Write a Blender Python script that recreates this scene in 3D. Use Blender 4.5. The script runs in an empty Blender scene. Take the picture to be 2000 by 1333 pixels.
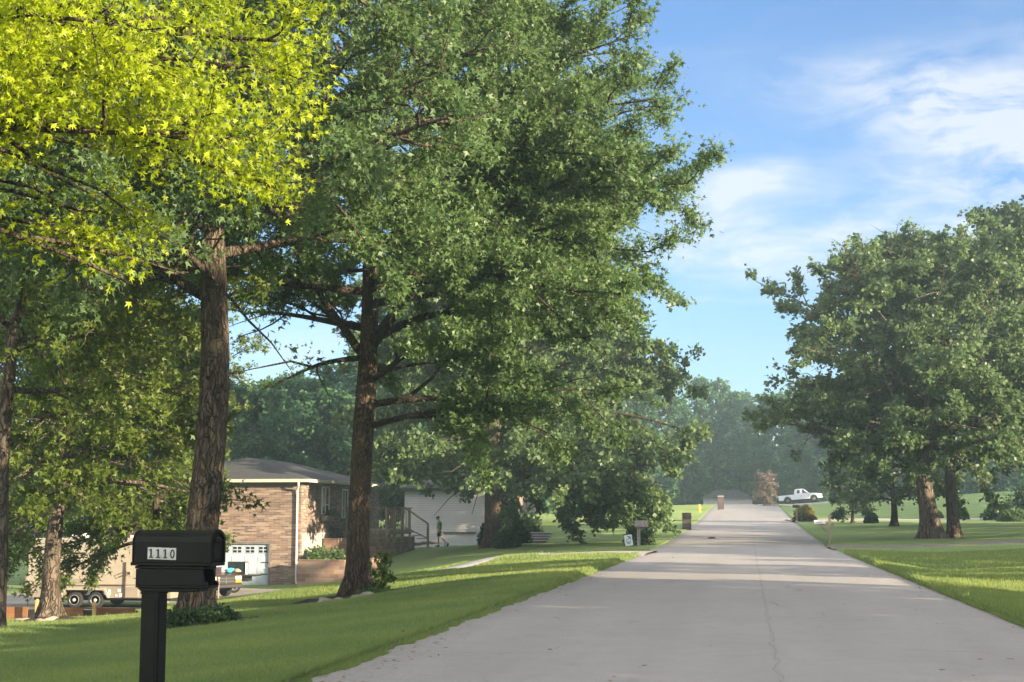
import bpy, bmesh, math, random
import numpy as np
from mathutils import Vector, Matrix
R = math.radians
random.seed(7)
sc = bpy.context.scene
CLOUD_COL = (1.72, 1.78, 1.90)
ROAD_A, ROAD_B = (.350, .334, .314), (.305, .290, .274)
SHADE = [(13, y, (6.6 if i % 2 else 6.2) if y < 12 else 5.15, 3.3, 0, '') for i, y in enumerate(range(-12, 26, 4))]
SHADE += [(13, 14, 10.8, 1.9, 0, ''), (13, 26.6, 8.3, 1.7, 0, ''), (13, 33.2, 6.6, 2.3, 0, ''), (13, 36.8, 6.4, 3.0, 0, ''), (20, 49, 8, 3.2, 0, ''), (20, 53.5, 7.5, 3.2, 0, ''), (20, 58, 11, 3.2, 0, '')]
SHADE += [(17, y, 8.2 if y < 6 else 5.3, 3.4, 0, '') for y in range(-8, 21, 4)]
SHADE += [(28, y, 5.7+.5*math.sin(y), 3.3, 0, '') for y in np.arange(37, 108, 4.3)]
SHADE += [(44, y, 9, 4, 0, '') for y in range(116, 168, 6)]
SHADE = [(*s[:5], 'leafy shade tree right of the road outside the picture') for s in SHADE]
# ---------------------------------------------------------------- camera
FPX = 2889.0
PITCH = math.atan(338.5/FPX)
YAW = math.atan(461*math.cos(PITCH)/FPX)
CAMZ = 1.5
cd = bpy.data.cameras.new('camera'); cam = bpy.data.objects.new('camera', cd)
sc.collection.objects.link(cam); sc.camera = cam
cam.location = (0, 0, CAMZ); cam.rotation_euler = (R(90)+PITCH, 0, YAW)
cd.sensor_width = 36; cd.lens = 36*FPX/2000; cd.clip_start = 0.1; cd.clip_end = 4000
# ---------------------------------------------------------------- light
SUN_AZ, SUN_EL = 117.0, 12.5          # azimuth clockwise from the road's direction (+Y)
SKY = 0.15
EXPO = 1.92
HAZE = 0.00085
w = bpy.data.worlds.new('World'); sc.world = w; w.use_nodes = True
sd = bpy.data.lights.new('sun', 'SUN'); sun = bpy.data.objects.new('sun', sd)
sc.collection.objects.link(sun)
sd.energy = 5.0; sd.angle = R(0.5); sd.color = (1.0, 0.81, 0.56)
sdir = Vector((math.sin(R(SUN_AZ))*math.cos(R(SUN_EL)), math.cos(R(SUN_AZ))*math.cos(R(SUN_EL)), math.sin(R(SUN_EL))))
sun.rotation_euler = sdir.to_track_quat('Z', 'Y').to_euler()
sun.location = (60, -40, 60)
sc.view_settings.view_transform = 'Standard'
sc.view_settings.look = 'None'
sc.view_settings.gamma = 1.0
sc.view_settings.exposure = EXPO
cy = sc.cycles
cy.max_bounces = 7; cy.diffuse_bounces = 4; cy.transmission_bounces = 4; cy.glossy_bounces = 2
cy.volume_bounces = 0; cy.transparent_max_bounces = 4
cy.use_denoising = True
cy.use_fast_gi = False

def pix_dir(u, v):
    a = (u-1000)/FPX; b = (666.5-v)/FPX
    q = cam.rotation_euler.to_matrix()
    return q @ Vector((a, b, -1))
def P(u, v, Y):
    d = pix_dir(u, v); s = Y/d.y
    return Vector((d.x*s, Y, CAMZ+d.z*s))
def PX(u, Y): return P(u, 1005, Y).x
def PZ(u, v, Y): return P(u, v, Y).z

class NT:                                            # small helper to write node trees
    def __init__(s, tree): s.t = tree; tree.nodes.clear()
    def n(s, typ, **kw):
        nd = s.t.nodes.new(typ)
        for k, v in kw.items():
            if k.startswith('i_'):
                key = k[2:]; key = int(key) if key.isdigit() else key.replace('_', ' ')
                if hasattr(v, 'links') or isinstance(v, bpy.types.NodeSocket): s.t.links.new(v, nd.inputs[key])
                else: nd.inputs[key].default_value = v
            else: setattr(nd, k, v)
        return nd
    def l(s, a, b): s.t.links.new(a, b)
    def m(s, op, a, b=None, c=None, clamp=False):
        nd = s.t.nodes.new('ShaderNodeMath'); nd.operation = op; nd.use_clamp = clamp
        for i, x in enumerate((a, b, c)):
            if x is None: continue
            if isinstance(x, bpy.types.NodeSocket): s.t.links.new(x, nd.inputs[i])
            else: nd.inputs[i].default_value = x
        return nd.outputs[0]
    def mix(s, f, a, b, typ='MIX'):
        nd = s.t.nodes.new('ShaderNodeMix'); nd.data_type = 'RGBA'; nd.blend_type = typ
        for k, x in ((0, f), (6, a), (7, b)):
            if isinstance(x, bpy.types.NodeSocket): s.t.links.new(x, nd.inputs[k])
            elif k == 0: nd.inputs[0].default_value = x
            else: nd.inputs[k].default_value = (*x[:3], 1)
        return nd.outputs[2]
    def noise(s, vec, scale, detail=4, rough=.55, dist=0):
        nd = s.t.nodes.new('ShaderNodeTexNoise')
        nd.inputs['Scale'].default_value = scale; nd.inputs['Detail'].default_value = detail
        nd.inputs['Roughness'].default_value = rough; nd.inputs['Distortion'].default_value = dist
        if vec is not None: s.t.links.new(vec, nd.inputs['Vector'])
        return nd.outputs[0]
    def ramp(s, f, a, b, c0=(0, 0, 0), c1=(1, 1, 1)):
        nd = s.t.nodes.new('ShaderNodeMapRange'); nd.inputs[1].default_value = a; nd.inputs[2].default_value = b
        s.t.links.new(f, nd.inputs[0]); nd.clamp = True
        return nd.outputs[0]
    def scale(s, vec, xyz):
        nd = s.t.nodes.new('ShaderNodeVectorMath'); nd.operation = 'MULTIPLY'
        s.t.links.new(vec, nd.inputs[0]); nd.inputs[1].default_value = xyz
        return nd.outputs[0]

# ---- the sky: Nishita plus thin cirrus high in the air
N = NT(w.node_tree)
sky = N.n('ShaderNodeTexSky', sky_type='NISHITA', sun_disc=False, sun_elevation=R(SUN_EL), sun_rotation=R(SUN_AZ),
          altitude=200, air_density=1.0, dust_density=0.6, ozone_density=3.0)
tc = N.n('ShaderNodeTexCoord')
sx = N.n('ShaderNodeSeparateXYZ', i_0=tc.outputs['Generated'])
az = N.m('ARCTAN2', sx.outputs[0], sx.outputs[1])     # radians right of +Y
el = N.m('ARCSINE', sx.outputs[2])
cv = N.n('ShaderNodeCombineXYZ', i_0=az, i_1=el)
warp = N.n('ShaderNodeTexNoise', i_Scale=9.0, i_Detail=3.0, i_Vector=cv.outputs[0])
wv = N.n('ShaderNodeVectorMath', operation='MULTIPLY_ADD', i_0=warp.outputs[1]); wv.inputs[1].default_value = (.10, .035, 0)
N.l(cv.outputs[0], wv.inputs[2])
streak = N.noise(N.scale(wv.outputs[0], (7, 34, 1)), 1.0, 7, .62, .6)
puff = N.noise(N.scale(wv.outputs[0], (22, 48, 1)), 1.0, 6, .6, .3)
def ae(u, v):
    d = pix_dir(u, v).normalized()
    return math.atan2(d.x, d.y), math.asin(d.z)
wsep = N.n('ShaderNodeSeparateXYZ', i_0=wv.outputs[0])
OFF = (.05, .0175)
def blob(u, v, ru, rv, tilt, gain):
    a0, e0 = ae(u, v)
    x = N.m('SUBTRACT', wsep.outputs[0], a0+OFF[0]); y = N.m('SUBTRACT', wsep.outputs[1], e0+OFF[1])
    c, s_ = math.cos(tilt), math.sin(tilt)
    xr = N.m('ADD', N.m('MULTIPLY', x, c), N.m('MULTIPLY', y, s_))
    yr = N.m('ADD', N.m('MULTIPLY', x, -s_), N.m('MULTIPLY', y, c))
    xr = N.m('DIVIDE', xr, ru/FPX); yr = N.m('DIVIDE', yr, rv/FPX)
    q = N.m('ADD', N.m('MULTIPLY', xr, xr), N.m('MULTIPLY', yr, yr))
    return N.m('MULTIPLY', N.m('EXPONENT', N.m('MULTIPLY', q, -1)), gain)
tot = None
for b_ in ((1940, 185, 330, 66, -.10, 1.6), (1700, 120, 260, 40, .1, .25), (2010, 350, 260, 110, -.18, 1.3), (1450, 365, 95, 42, .35, 1.3),
           (1480, 470, 270, 75, .05, 1.05), (1850, 480, 300, 80, -.1, .5), (1450, 588, 110, 8, 0, 1.0), (1350, 520, 200, 30, 0, .3), (2300, 250, 300, 260, 0, .9),
           (560, 680, 160, 60, .2, .7), (2700, 300, 500, 200, .1, .8), (-700, 400, 500, 160, .1, .7)):
    g = blob(*b_); tot = g if tot is None else N.m('ADD', tot, g)
dens = N.m('ADD', N.m('MULTIPLY', N.ramp(streak, .36, .66), .80), N.m('MULTIPLY', N.ramp(puff, .42, .62), .42))
fac = N.m('MULTIPLY', tot, dens, clamp=True)
veil = N.m('MULTIPLY', N.ramp(N.noise(N.scale(wv.outputs[0], (3, 12, 1)), 1, 5, .6), .45, .75), .22)
fac = N.m('MAXIMUM', fac, N.m('MULTIPLY', veil, N.ramp(el, 0.02, .15)))
fac = N.m('MULTIPLY', fac, .74)
# added bright cloud, unseen overhead and behind the viewer, to lift the ambient light
behind = N.ramp(sx.outputs[1], .35, -.25); over = N.ramp(sx.outputs[2], .50, .80)
fill_cloud = N.m('MULTIPLY', N.m('MAXIMUM', behind, over), N.m('ADD', .35, N.m('MULTIPLY', N.ramp(N.noise(N.scale(tc.outputs['Generated'], (2, 2, 4)), 1.5, 5, .6), .35, .65), .6)))

tint = N.mix(1.0, sky.outputs[0], (.37, .41, .485), 'MULTIPLY')
col = N.mix(fill_cloud, N.mix(fac, tint, CLOUD_COL), (4.9, 4.65, 4.5))
bg = N.n('ShaderNodeBackground', i_0=col, i_1=SKY)
wo = N.n('ShaderNodeOutputWorld', i_0=bg.outputs[0])

# ---------------------------------------------------------------- object helpers
COL = sc.collection
def tag(o, label=None, cat=None, group=None, kind=None):
    if label: o['label'] = label
    if cat: o['category'] = cat
    if group: o['group'] = group
    if kind: o['kind'] = kind
    return o
def empty(name, loc, rz=0, label=None, cat=None, group=None):
    o = bpy.data.objects.new(name, None); COL.objects.link(o)
    o.location = loc; o.rotation_euler = (0, 0, rz); o.empty_display_size = .2
    return tag(o, label, cat, group)
def mesh_np(name, V, F, mat, parent=None, tint=None, smooth=False):
    """V (n,3); F (m,k) with one k"""
    me = bpy.data.meshes.new(name)
    V = np.asarray(V, np.float32); F = np.asarray(F, np.int32); k = F.shape[1]
    me.vertices.add(len(V)); me.vertices.foreach_set('co', V.ravel())
    me.loops.add(F.size); me.loops.foreach_set('vertex_index', F.ravel())
    me.polygons.add(len(F)); me.polygons.foreach_set('loop_start', np.arange(0, F.size, k, dtype=np.int32))
    if smooth: me.polygons.foreach_set('use_smooth', np.ones(len(F), bool))
    me.update(calc_edges=True)
    if tint is not None:
        at = me.attributes.new('tint', 'FLOAT', 'POINT'); at.data.foreach_set('value', np.asarray(tint, np.float32))
    me.materials.append(mat)
    o = bpy.data.objects.new(name, me); COL.objects.link(o)
    if parent: o.parent = parent
    return o
class MB:
    def __init__(s): s.v = []; s.f = []
    def add(s, vs, fs):
        b = len(s.v); s.v += [tuple(v) for v in vs]; s.f += [tuple(i+b for i in f) for f in fs]; return s
    def box(s, c, d, rz=0, rx=0, ry=0):
        m = Matrix.Translation(c) @ Matrix.Rotation(rz, 4, 'Z') @ Matrix.Rotation(rx, 4, 'X') @ Matrix.Rotation(ry, 4, 'Y')
        x, y, z = d[0]/2, d[1]/2, d[2]/2
        vs = [m @ Vector(q) for q in ((-x,-y,-z),(x,-y,-z),(x,y,-z),(-x,y,-z),(-x,-y,z),(x,-y,z),(x,y,z),(-x,y,z))]
        return s.add(vs, [(0,3,2,1),(4,5,6,7),(0,1,5,4),(1,2,6,5),(2,3,7,6),(3,0,4,7)])
    def b2(s, x0, x1, y0, y1, z0, z1): return s.box(((x0+x1)/2, (y0+y1)/2, (z0+z1)/2), (x1-x0, y1-y0, z1-z0))
    def tube(s, pts, rad, n=10, caps=True, sq=1.0):
        pts = [Vector(p) for p in pts]
        if not hasattr(rad, '__len__'): rad = [rad]*len(pts)
        vs = []; up = None
        for i, p in enumerate(pts):
            t = (pts[min(i+1, len(pts)-1)]-pts[max(i-1, 0)]).normalized()
            if up is None:
                up = Vector((0, 0, 1)) if abs(t.z) < .9 else Vector((0, 1, 0))
            a = t.cross(up).normalized(); b = t.cross(a).normalized(); up = -b if b.dot(up) < 0 else b
            for j in range(n):
                q = 2*math.pi*j/n
                vs.append(p+a*math.cos(q)*rad[i]+b*math.sin(q)*rad[i]*sq)
        fs = []
        for i in range(len(pts)-1):
            for j in range(n):
                k = (j+1) % n
                fs.append((i*n+j, i*n+k, (i+1)*n+k, (i+1)*n+j))
        if caps: fs += [tuple(range(n-1, -1, -1)), tuple((len(pts)-1)*n+j for j in range(n))]
        return s.add(vs, fs)
    def prism(s, poly, h0, h1, ax='Y'):
        """polygon in two axes extruded along the third"""
        n = len(poly)
        def mk(p, h): return {'Y': (p[0], h, p[1]), 'X': (h, p[0], p[1]), 'Z': (p[0], p[1], h)}[ax]
        vs = [mk(p, h0) for p in poly]+[mk(p, h1) for p in poly]
        fs = [tuple(range(n)), tuple(range(2*n-1, n-1, -1))]+[(i, i+n, (i+1) % n+n, (i+1) % n) for i in range(n)]
        return s.add(vs, fs)
    def lathe(s, prof, c=(0, 0, 0), n=20, ax='Z'):
        vs = []
        for r, h in prof:
            for j in range(n):
                q = 2*math.pi*j/n; a, b = r*math.cos(q), r*math.sin(q)
                p = {'Z': (a, b, h), 'Y': (a, h, b), 'X': (h, a, b)}[ax]
                vs.append((p[0]+c[0], p[1]+c[1], p[2]+c[2]))
        fs = []
        for i in range(len(prof)-1):
            for j in range(n):
                k = (j+1) % n; fs.append((i*n+j, i*n+k, (i+1)*n+k, (i+1)*n+j))
        fs += [tuple(range(n-1, -1, -1)), tuple((len(prof)-1)*n+j for j in range(n))]
        return s.add(vs, fs)
    def build(s, name, mat, parent=None, bevel=0, smooth=False):
        me = bpy.data.meshes.new(name); me.from_pydata(s.v, [], s.f); me.update()
        bm = bmesh.new(); bm.from_mesh(me); bmesh.ops.recalc_face_normals(bm, faces=bm.faces); bm.to_mesh(me); bm.free()
        me.materials.append(mat)
        o = bpy.data.objects.new(name, me); COL.objects.link(o)
        if parent: o.parent = parent
        if smooth:
            for p in me.polygons: p.use_smooth = True
        if bevel:
            m = o.modifiers.new('edge', 'BEVEL'); m.width = bevel; m.segments = 2; m.limit_method = 'ANGLE'; m.angle_limit = R(35)
        return o

# ---------------------------------------------------------------- materials
def pmat(name, col, rough=.6, var=.12, vs=3.0, bump=0, bs=20, metallic=0, spec=.5, stretch=(1, 1, 1), col2=None, trans=0):
    m = bpy.data.materials.new(name); m.use_nodes = True; N = NT(m.node_tree)
    tc = N.n('ShaderNodeTexCoord'); v = N.scale(tc.outputs['Object'], stretch)
    nz = N.noise(v, vs, 5, .6)
    c2 = col2 or tuple(c*(1-var*2) for c in col)
    c1 = col if col2 else tuple(min(1, c*(1+var)) for c in col)
    c = N.mix(N.ramp(nz, .3, .7), c1, c2)
    p = N.n('ShaderNodeBsdfPrincipled', i_Base_Color=c, i_Roughness=rough, i_Metallic=metallic)
    p.inputs['Specular IOR Level'].default_value = spec
    if bump:
        b = N.n('ShaderNodeBump', i_Strength=bump, i_Height=N.noise(v, bs, 6, .65)); b.inputs['Distance'].default_value = .02
        N.l(b.outputs[0], p.inputs['Normal'])
    N.n('ShaderNodeOutputMaterial', i_0=p.outputs[0])
    return m
def leafmat(name, dark, light, trans=.35, tcol=None, rough=.45):
    m = bpy.data.materials.new(name); m.use_nodes = True; N = NT(m.node_tree)
    at = N.n('ShaderNodeAttribute', attribute_name='tint')
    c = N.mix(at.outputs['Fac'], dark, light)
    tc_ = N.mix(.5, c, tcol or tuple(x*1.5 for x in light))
    p = N.n('ShaderNodeBsdfPrincipled', i_Base_Color=c, i_Roughness=rough)
    p.inputs['Specular IOR Level'].default_value = .35
    t = N.n('ShaderNodeBsdfTranslucent', i_0=tc_)
    mx = N.n('ShaderNodeMixShader', i_0=trans, i_1=p.outputs[0], i_2=t.outputs[0])
    N.n('ShaderNodeOutputMaterial', i_0=mx.outputs[0])
    return m
def barkmat(name, c1, c2, sc_=1.0):
    m = bpy.data.materials.new(name); m.use_nodes = True; N = NT(m.node_tree)
    tc = N.n('ShaderNodeTexCoord'); v = N.scale(tc.outputs['Object'], (1, 1, .16))
    n1 = N.noise(v, 16*sc_, 6, .62, .8); n2 = N.noise(tc.outputs['Object'], 1.7, 4, .6)
    c = N.mix(N.ramp(n1, .32, .66), c2, c1)
    wv = N.n('ShaderNodeVectorMath', operation='MULTIPLY_ADD', i_0=N.n('ShaderNodeTexNoise', i_Scale=3.0, i_Detail=4.0, i_Vector=tc.outputs['Object']).outputs[1]); wv.inputs[1].default_value = (.35, .35, .1); N.l(v, wv.inputs[2])
    vo = N.n('ShaderNodeTexVoronoi', feature='DISTANCE_TO_EDGE', i_Scale=13.0*sc_, i_Vector=wv.outputs[0])
    fur = N.ramp(vo.outputs[0], .0, .16)
    c = N.mix(N.m('SUBTRACT', 1.0, fur), c, tuple(x*.55 for x in c2))
    c = N.mix(N.ramp(n2, .42, .7), c, tuple(x*.62 for x in c1))
    b = N.n('ShaderNodeBump', i_Strength=.9, i_Height=N.m('ADD', N.m('ADD', n1, fur), N.m('MULTIPLY', n2, .4))); b.inputs['Distance'].default_value = .05
    p = N.n('ShaderNodeBsdfPrincipled', i_Base_Color=c, i_Roughness=.9, i_Normal=b.outputs[0]); p.inputs['Specular IOR Level'].default_value = .2
    N.n('ShaderNodeOutputMaterial', i_0=p.outputs[0])
    return m
def brickmat(name, cols, bw=.21, bh=.072, mortar=(.34, .30, .26), horiz='xy'):
    m = bpy.data.materials.new(name); m.use_nodes = True; N = NT(m.node_tree)
    tc = N.n('ShaderNodeTexCoord'); s = N.n('ShaderNodeSeparateXYZ', i_0=tc.outputs['Object'])
    v = N.n('ShaderNodeCombineXYZ', i_0=N.m('ADD', s.outputs[0], s.outputs[1]), i_1=s.outputs[2])
    bt = N.n('ShaderNodeTexBrick', i_Vector=v.outputs[0], i_Scale=1.0); bt.offset = .5
    bt.inputs['Color1'].default_value = (0, 0, 0, 1); bt.inputs['Color2'].default_value = (1, 1, 1, 1); bt.inputs['Mortar'].default_value = (.5, .5, .5, 1)
    bt.inputs['Mortar Size'].default_value = .006; bt.inputs['Brick Width'].default_value = bw; bt.inputs['Row Height'].default_value = bh
    cr = N.n('ShaderNodeValToRGB', i_0=bt.outputs['Color']); cr.color_ramp.interpolation = 'CONSTANT'
    el_ = cr.color_ramp.elements; el_[0].position = 0; el_[0].color = (*cols[0], 1); el_[1].position = 1/len(cols); el_[1].color = (*cols[1], 1)
    for i in range(2, len(cols)): e = el_.new(i/len(cols)); e.color = (*cols[i], 1)
    grime = N.ramp(N.noise(tc.outputs['Object'], .8, 5, .6), .35, .75)
    c = N.mix(bt.outputs['Fac'], cr.outputs[0], mortar)
    c = N.mix(N.m('MULTIPLY', grime, .35), c, tuple(x*.5 for x in cols[0]))
    b = N.n('ShaderNodeBump', i_Strength=.5, i_Height=N.m('SUBTRACT', 1.0, bt.outputs['Fac'])); b.inputs['Distance'].default_value = .008
    p = N.n('ShaderNodeBsdfPrincipled', i_Base_Color=c, i_Roughness=.9, i_Normal=b.outputs[0])
    N.n('ShaderNodeOutputMaterial', i_0=p.outputs[0])
    return m
def sidingmat(name, col, pitch=.12):
    m = bpy.data.materials.new(name); m.use_nodes = True; N = NT(m.node_tree)
    tc = N.n('ShaderNodeTexCoord'); s = N.n('ShaderNodeSeparateXYZ', i_0=tc.outputs['Object'])
    f = N.m('FRACT', N.m('DIVIDE', s.outputs[2], pitch))
    c = N.mix(N.ramp(N.noise(tc.outputs['Object'], 1.2, 5), .3, .8), col, tuple(x*.85 for x in col))
    c = N.mix(N.m('GREATER_THAN', f, .9), c, tuple(x*.55 for x in col))
    b = N.n('ShaderNodeBump', i_Strength=1.0, i_Height=N.m('SUBTRACT', 1, f)); b.inputs['Distance'].default_value = .02
    p = N.n('ShaderNodeBsdfPrincipled', i_Base_Color=c, i_Roughness=.6, i_Normal=b.outputs[0])
    N.n('ShaderNodeOutputMaterial', i_0=p.outputs[0])
    return m
M = {}
M['white'] = pmat('white_paint', (.72, .72, .70), .5, .05)
M['black'] = pmat('black_plastic', (.004, .006, .005), .42, .35, 5, .10, 90, spec=.18, col2=(.010, .011, .008))
M['dark'] = pmat('dark_trim', (.02, .02, .02), .6)
M['rubber'] = pmat('rubber', (.02, .02, .02), .85)
M['glass'] = pmat('dark_glass', (.02, .03, .035), .08, .1, spec=.8)
M['chrome'] = pmat('chrome', (.6, .6, .6), .22, .05, metallic=1)
M['wood'] = pmat('weathered_wood', (.30, .24, .17), .85, .25, 6, .4, 30, stretch=(1, 1, .2))
M['woodgray'] = pmat('grey_wood', (.26, .24, .21), .85, .2, 6, .4, 30, stretch=(1, 1, .2))
M['stakewood'] = pmat('yellow_wood', (.55, .38, .14), .8, .15, 8)
M['concrete'] = pmat('concrete', (.36, .34, .31), .9, .12, 4, .2, 40)
M['concrete_dark'] = pmat('concrete_riser', (.17, .16, .15), .9, .12, 4)

# ---------------------------------------------------------------- terrain
def rz(y):
    y = np.asarray(y, float)
    return np.interp(y, [-80, 70, 85, 100, 129, 150, 185, 203, 215, 235, 300, 500, 1500], [0, 0, .16, .42, 1.05, 1.62, 2.6, 2.88, 2.86, 2.5, 1.5, 1, 1])
def rzs(y):                                          # smoothed profile
    y = np.asarray(y, float)
    return sum(rz(y+d) for d in (-9, -6, -3, 0, 3, 6, 9))/7
XL, XR = -4.0, 3.8
cp = []
for y in range(-60, 300, 12):
    z = float(rzs(y)); cp += [(XL-.6, y, z+.02), (XR+.6, y, z+.02)]
cp += [tuple(P(375, 1225, 26)), tuple(P(695, 1168, 38)), tuple(P(965, 1068, 76)), tuple(P(20, 1222, 27)), tuple(P(95, 1211, 37)),
       tuple(P(60, 1190, 60)), tuple(P(340, 1190, 60)), tuple(P(588, 1142, 72)), tuple(P(440, 1142, 72)), (-26, 72, -1.95), (-30, 72, -2.05),
       tuple(P(470, 1165, 64)), tuple(P(775, 1085, 80)), tuple(P(858, 1068, 85)), tuple(P(800, 1068, 100)), tuple(P(985, 1068, 100)),
       tuple(P(1045, 1066, 90)), tuple(P(1070, 1038, 98)), tuple(P(1125, 1021, 125)), tuple(P(860, 1118, 50)), tuple(P(970, 1090, 58)),
       tuple(P(560, 1160, 62)), tuple(P(640, 1155, 60)), tuple(P(730, 1130, 66)), tuple(P(100, 1240, 30)), tuple(P(10, 1213, 42)), tuple(P(140, 1208, 42)), tuple(P(270, 1207, 42)), (-7, 12, -.22), (-10, 14, -.55), (-7, 20, -.2),
       (-7, 30, -.22), (-6.5, 38, -.12), (-6.5, 47, -.1), (-14, 0, -.8), (-14, 12, -1.0), (-14, 20, -.9), (-14, 45, -.85), (-20, 25, -1.4), (-22, 50, -2.0), (-30, 40, -2.1), (-40, 60, -2.8), (-40, 20, -2.5), (-30, -20, -1.5),
       (-50, 90, -2.4), (-60, 40, -3), (-36, 84, -1.9), (-35, 120, -.6), (-22, 110, -.35), (-60, 140, -.5), (-15, 140, 1.2), (-25, 170, 1.4), (-40, 220, 1.2), (-12, 200, 2.6),
       (-8, 150, 1.98), (-8, 102, .5), (-10, 118, .85), (-9, 80, .0),
       tuple(P(1850, 1120, 45)), tuple(P(2000, 1112, 42)), (8, 30, -.1), (12, 42, .35), (14, 30, .3), (8, 60, -.05), (15, 60, .45), tuple(P(1815, 1052, 78)), tuple(P(1862, 1054, 80)),
       tuple(P(1950, 1045, 82)), tuple(P(1747, 1027, 102)), (16, 100, .8), (24, 100, 1.0), (8, 124, 1.04), (16, 124, 1.06), (24, 124, 1.1), (34, 124, 1.5),
       (6.3, 185, 2.78), (10, 185, 3.0), (18, 170, 3.1), tuple(P(1950, 962, 170)), (24, 150, 2.6), (36, 160, 4.0), (50, 180, 4.4), (60, 120, 2.5), (40, 80, 1.3), (30, 40, .9), (30, 0, .6), (15, 0, .2), (15, -30, .1), (50, 0, 1), (20, 220, 3.3), (50, 230, 4)]
cp = np.array(cp, float)
def _tk(d2): return np.where(d2 > 1e-9, d2*np.log(np.maximum(d2, 1e-9))*.5, 0)
_n = len(cp); _A = np.zeros((_n+3, _n+3))
_d2 = ((cp[:, None, :2]-cp[None, :, :2])**2).sum(-1)
_A[:_n, :_n] = _tk(_d2)+np.eye(_n)*2.0
_A[:_n, _n] = 1; _A[:_n, _n+1:] = cp[:, :2]; _A[_n:, :_n] = _A[:_n, _n:].T
_W = np.linalg.solve(_A, np.concatenate([cp[:, 2], np.zeros(3)]))
def smooth01(t): t = np.clip(t, 0, 1); return t*t*(3-2*t)
def gz(x, y):
    x = np.asarray(x, float); y = np.asarray(y, float); sh = np.broadcast(x, y).shape
    X = np.broadcast_to(x, sh).ravel(); Yv = np.broadcast_to(y, sh).ravel()
    z = np.empty(len(X))
    for i in range(0, len(X), 20000):
        xs, ys = X[i:i+20000], Yv[i:i+20000]
        d2 = (xs[:, None]-cp[None, :, 0])**2+(ys[:, None]-cp[None, :, 1])**2
        z[i:i+20000] = _tk(d2) @ _W[:_n]+_W[_n]+_W[_n+1]*xs+_W[_n+2]*ys
    z = np.clip(z, -3.5, 6)
    out = np.maximum(np.maximum(np.abs(X)-60, 0), np.maximum(Yv-235, -60-Yv))/60
    k = smooth01(out); z = z*(1-k)+1.5*k
    z += .035*np.sin(X*.9+1.3*np.sin(Yv*.23))*np.sin(Yv*.41)*smooth01((np.abs(X)-5)/4)
    e = smooth01((np.abs(X)-4.0)/1.6); q = smooth01((np.abs(Yv-100)-190)/20)
    rr = rzs(Yv)
    z = z*np.maximum(e, q)+(rr+.03)*(1-np.maximum(e, q))
    return z.reshape(sh)
def g(x, y): return float(gz(np.array([x]), np.array([y]))[0])

def grassmat():
    m = bpy.data.materials.new('lawn'); m.use_nodes = True; N = NT(m.node_tree)
    tc = N.n('ShaderNodeTexCoord'); o = tc.outputs['Object']
    n1 = N.noise(o, .35, 5, .6); n2 = N.noise(o, 3.5, 5, .7); n3 = N.noise(N.scale(o, (1, .5, 1)), 28, 4, .8)
    c = N.mix(N.ramp(n1, .35, .68), (.112, .200, .066), (.180, .248, .078))
    c = N.mix(N.m('MULTIPLY', N.ramp(n2, .40, .72), .55), c, (.30, .30, .11))
    c = N.mix(N.m('MULTIPLY', N.ramp(n3, .42, .75), .6), c, (.07, .125, .045))
    mow = N.noise(N.scale(o, (.18, 1.1, 1)), 1.2, 3, .5, .5)
    c = N.mix(N.m('MULTIPLY', N.ramp(mow, .5, .62), .25), c, (.13, .16, .05))
    b = N.n('ShaderNodeBump', i_Strength=1.0, i_Height=N.m('ADD', n3, N.m('MULTIPLY', n2, .5))); b.inputs['Distance'].default_value = .07
    p = N.n('ShaderNodeBsdfPrincipled', i_Base_Color=c, i_Roughness=.85, i_Normal=b.outputs[0]); p.inputs['Specular IOR Level'].default_value = .15
    p.inputs['Sheen Weight'].default_value = .25; p.inputs['Sheen Tint'].default_value = (.6, .8, .3, 1)
    N.n('ShaderNodeOutputMaterial', i_0=p.outputs[0]); return m
M['lawn'] = grassmat()
def axis(parts):
    r = []
    for a, b, s in parts: r += list(np.arange(a, b, s))
    return np.array(r+[parts[-1][1]])
gx = axis([(-1500, -400, 220), (-400, -120, 40), (-120, -40, 5), (-40, -14, .8), (-14, -4.7, .35)]); gx = gx[:-1]
gx = np.concatenate([gx, [-4.7, -4.45, -4.24, -4.18, -4.02, -3.4, 0, 3.2, 3.7, 3.86, 3.92, 4.1, 4.4], axis([(4.8, 14, .4), (14, 40, 1.2), (40, 120, 6), (120, 400, 40), (400, 1500, 220)])])
gy = axis([(-1500, -300, 240), (-300, -60, 30), (-60, 8, 3), (8, 60, .5), (60, 130, .8), (130, 240, 1.5), (240, 400, 8), (400, 1600, 150)])
GX, GY = np.meshgrid(gx, gy)
def edge_wob(y, s): return .05*np.sin(y*1.7+s)+.04*np.sin(y*4.3+2*s)+.03*np.sin(y*9.1+s)
# the lawn's edge creeps irregularly over the asphalt; below the road the ground dips
inner = (np.abs(GX+.1) < 3.7)
edgeL = np.isclose(GX, -4.02) | np.isclose(GX, -4.18); edgeR = np.isclose(GX, 3.7) | np.isclose(GX, 3.86)
GX2 = GX + np.where(edgeL, edge_wob(GY, 1.0), 0)+np.where(edgeR, edge_wob(GY, 4.0), 0)
GZ = gz(GX2, GY)
under = (GX > -4.08) & (GX < 3.75) & (GY > -80) & (GY < 240)
GZ = np.where(under, rzs(GY)-.10, GZ)
idx = np.arange(GX.size).reshape(GX.shape)
F = np.stack([idx[:-1, :-1], idx[:-1, 1:], idx[1:, 1:], idx[1:, :-1]], -1).reshape(-1, 4)
ground = mesh_np('ground', np.stack([GX2, GY, GZ], -1).reshape(-1, 3), F, M['lawn'], smooth=True)
tag(ground, kind='structure', label='mown green lawn rolling on both sides of the road', cat='ground')

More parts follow.
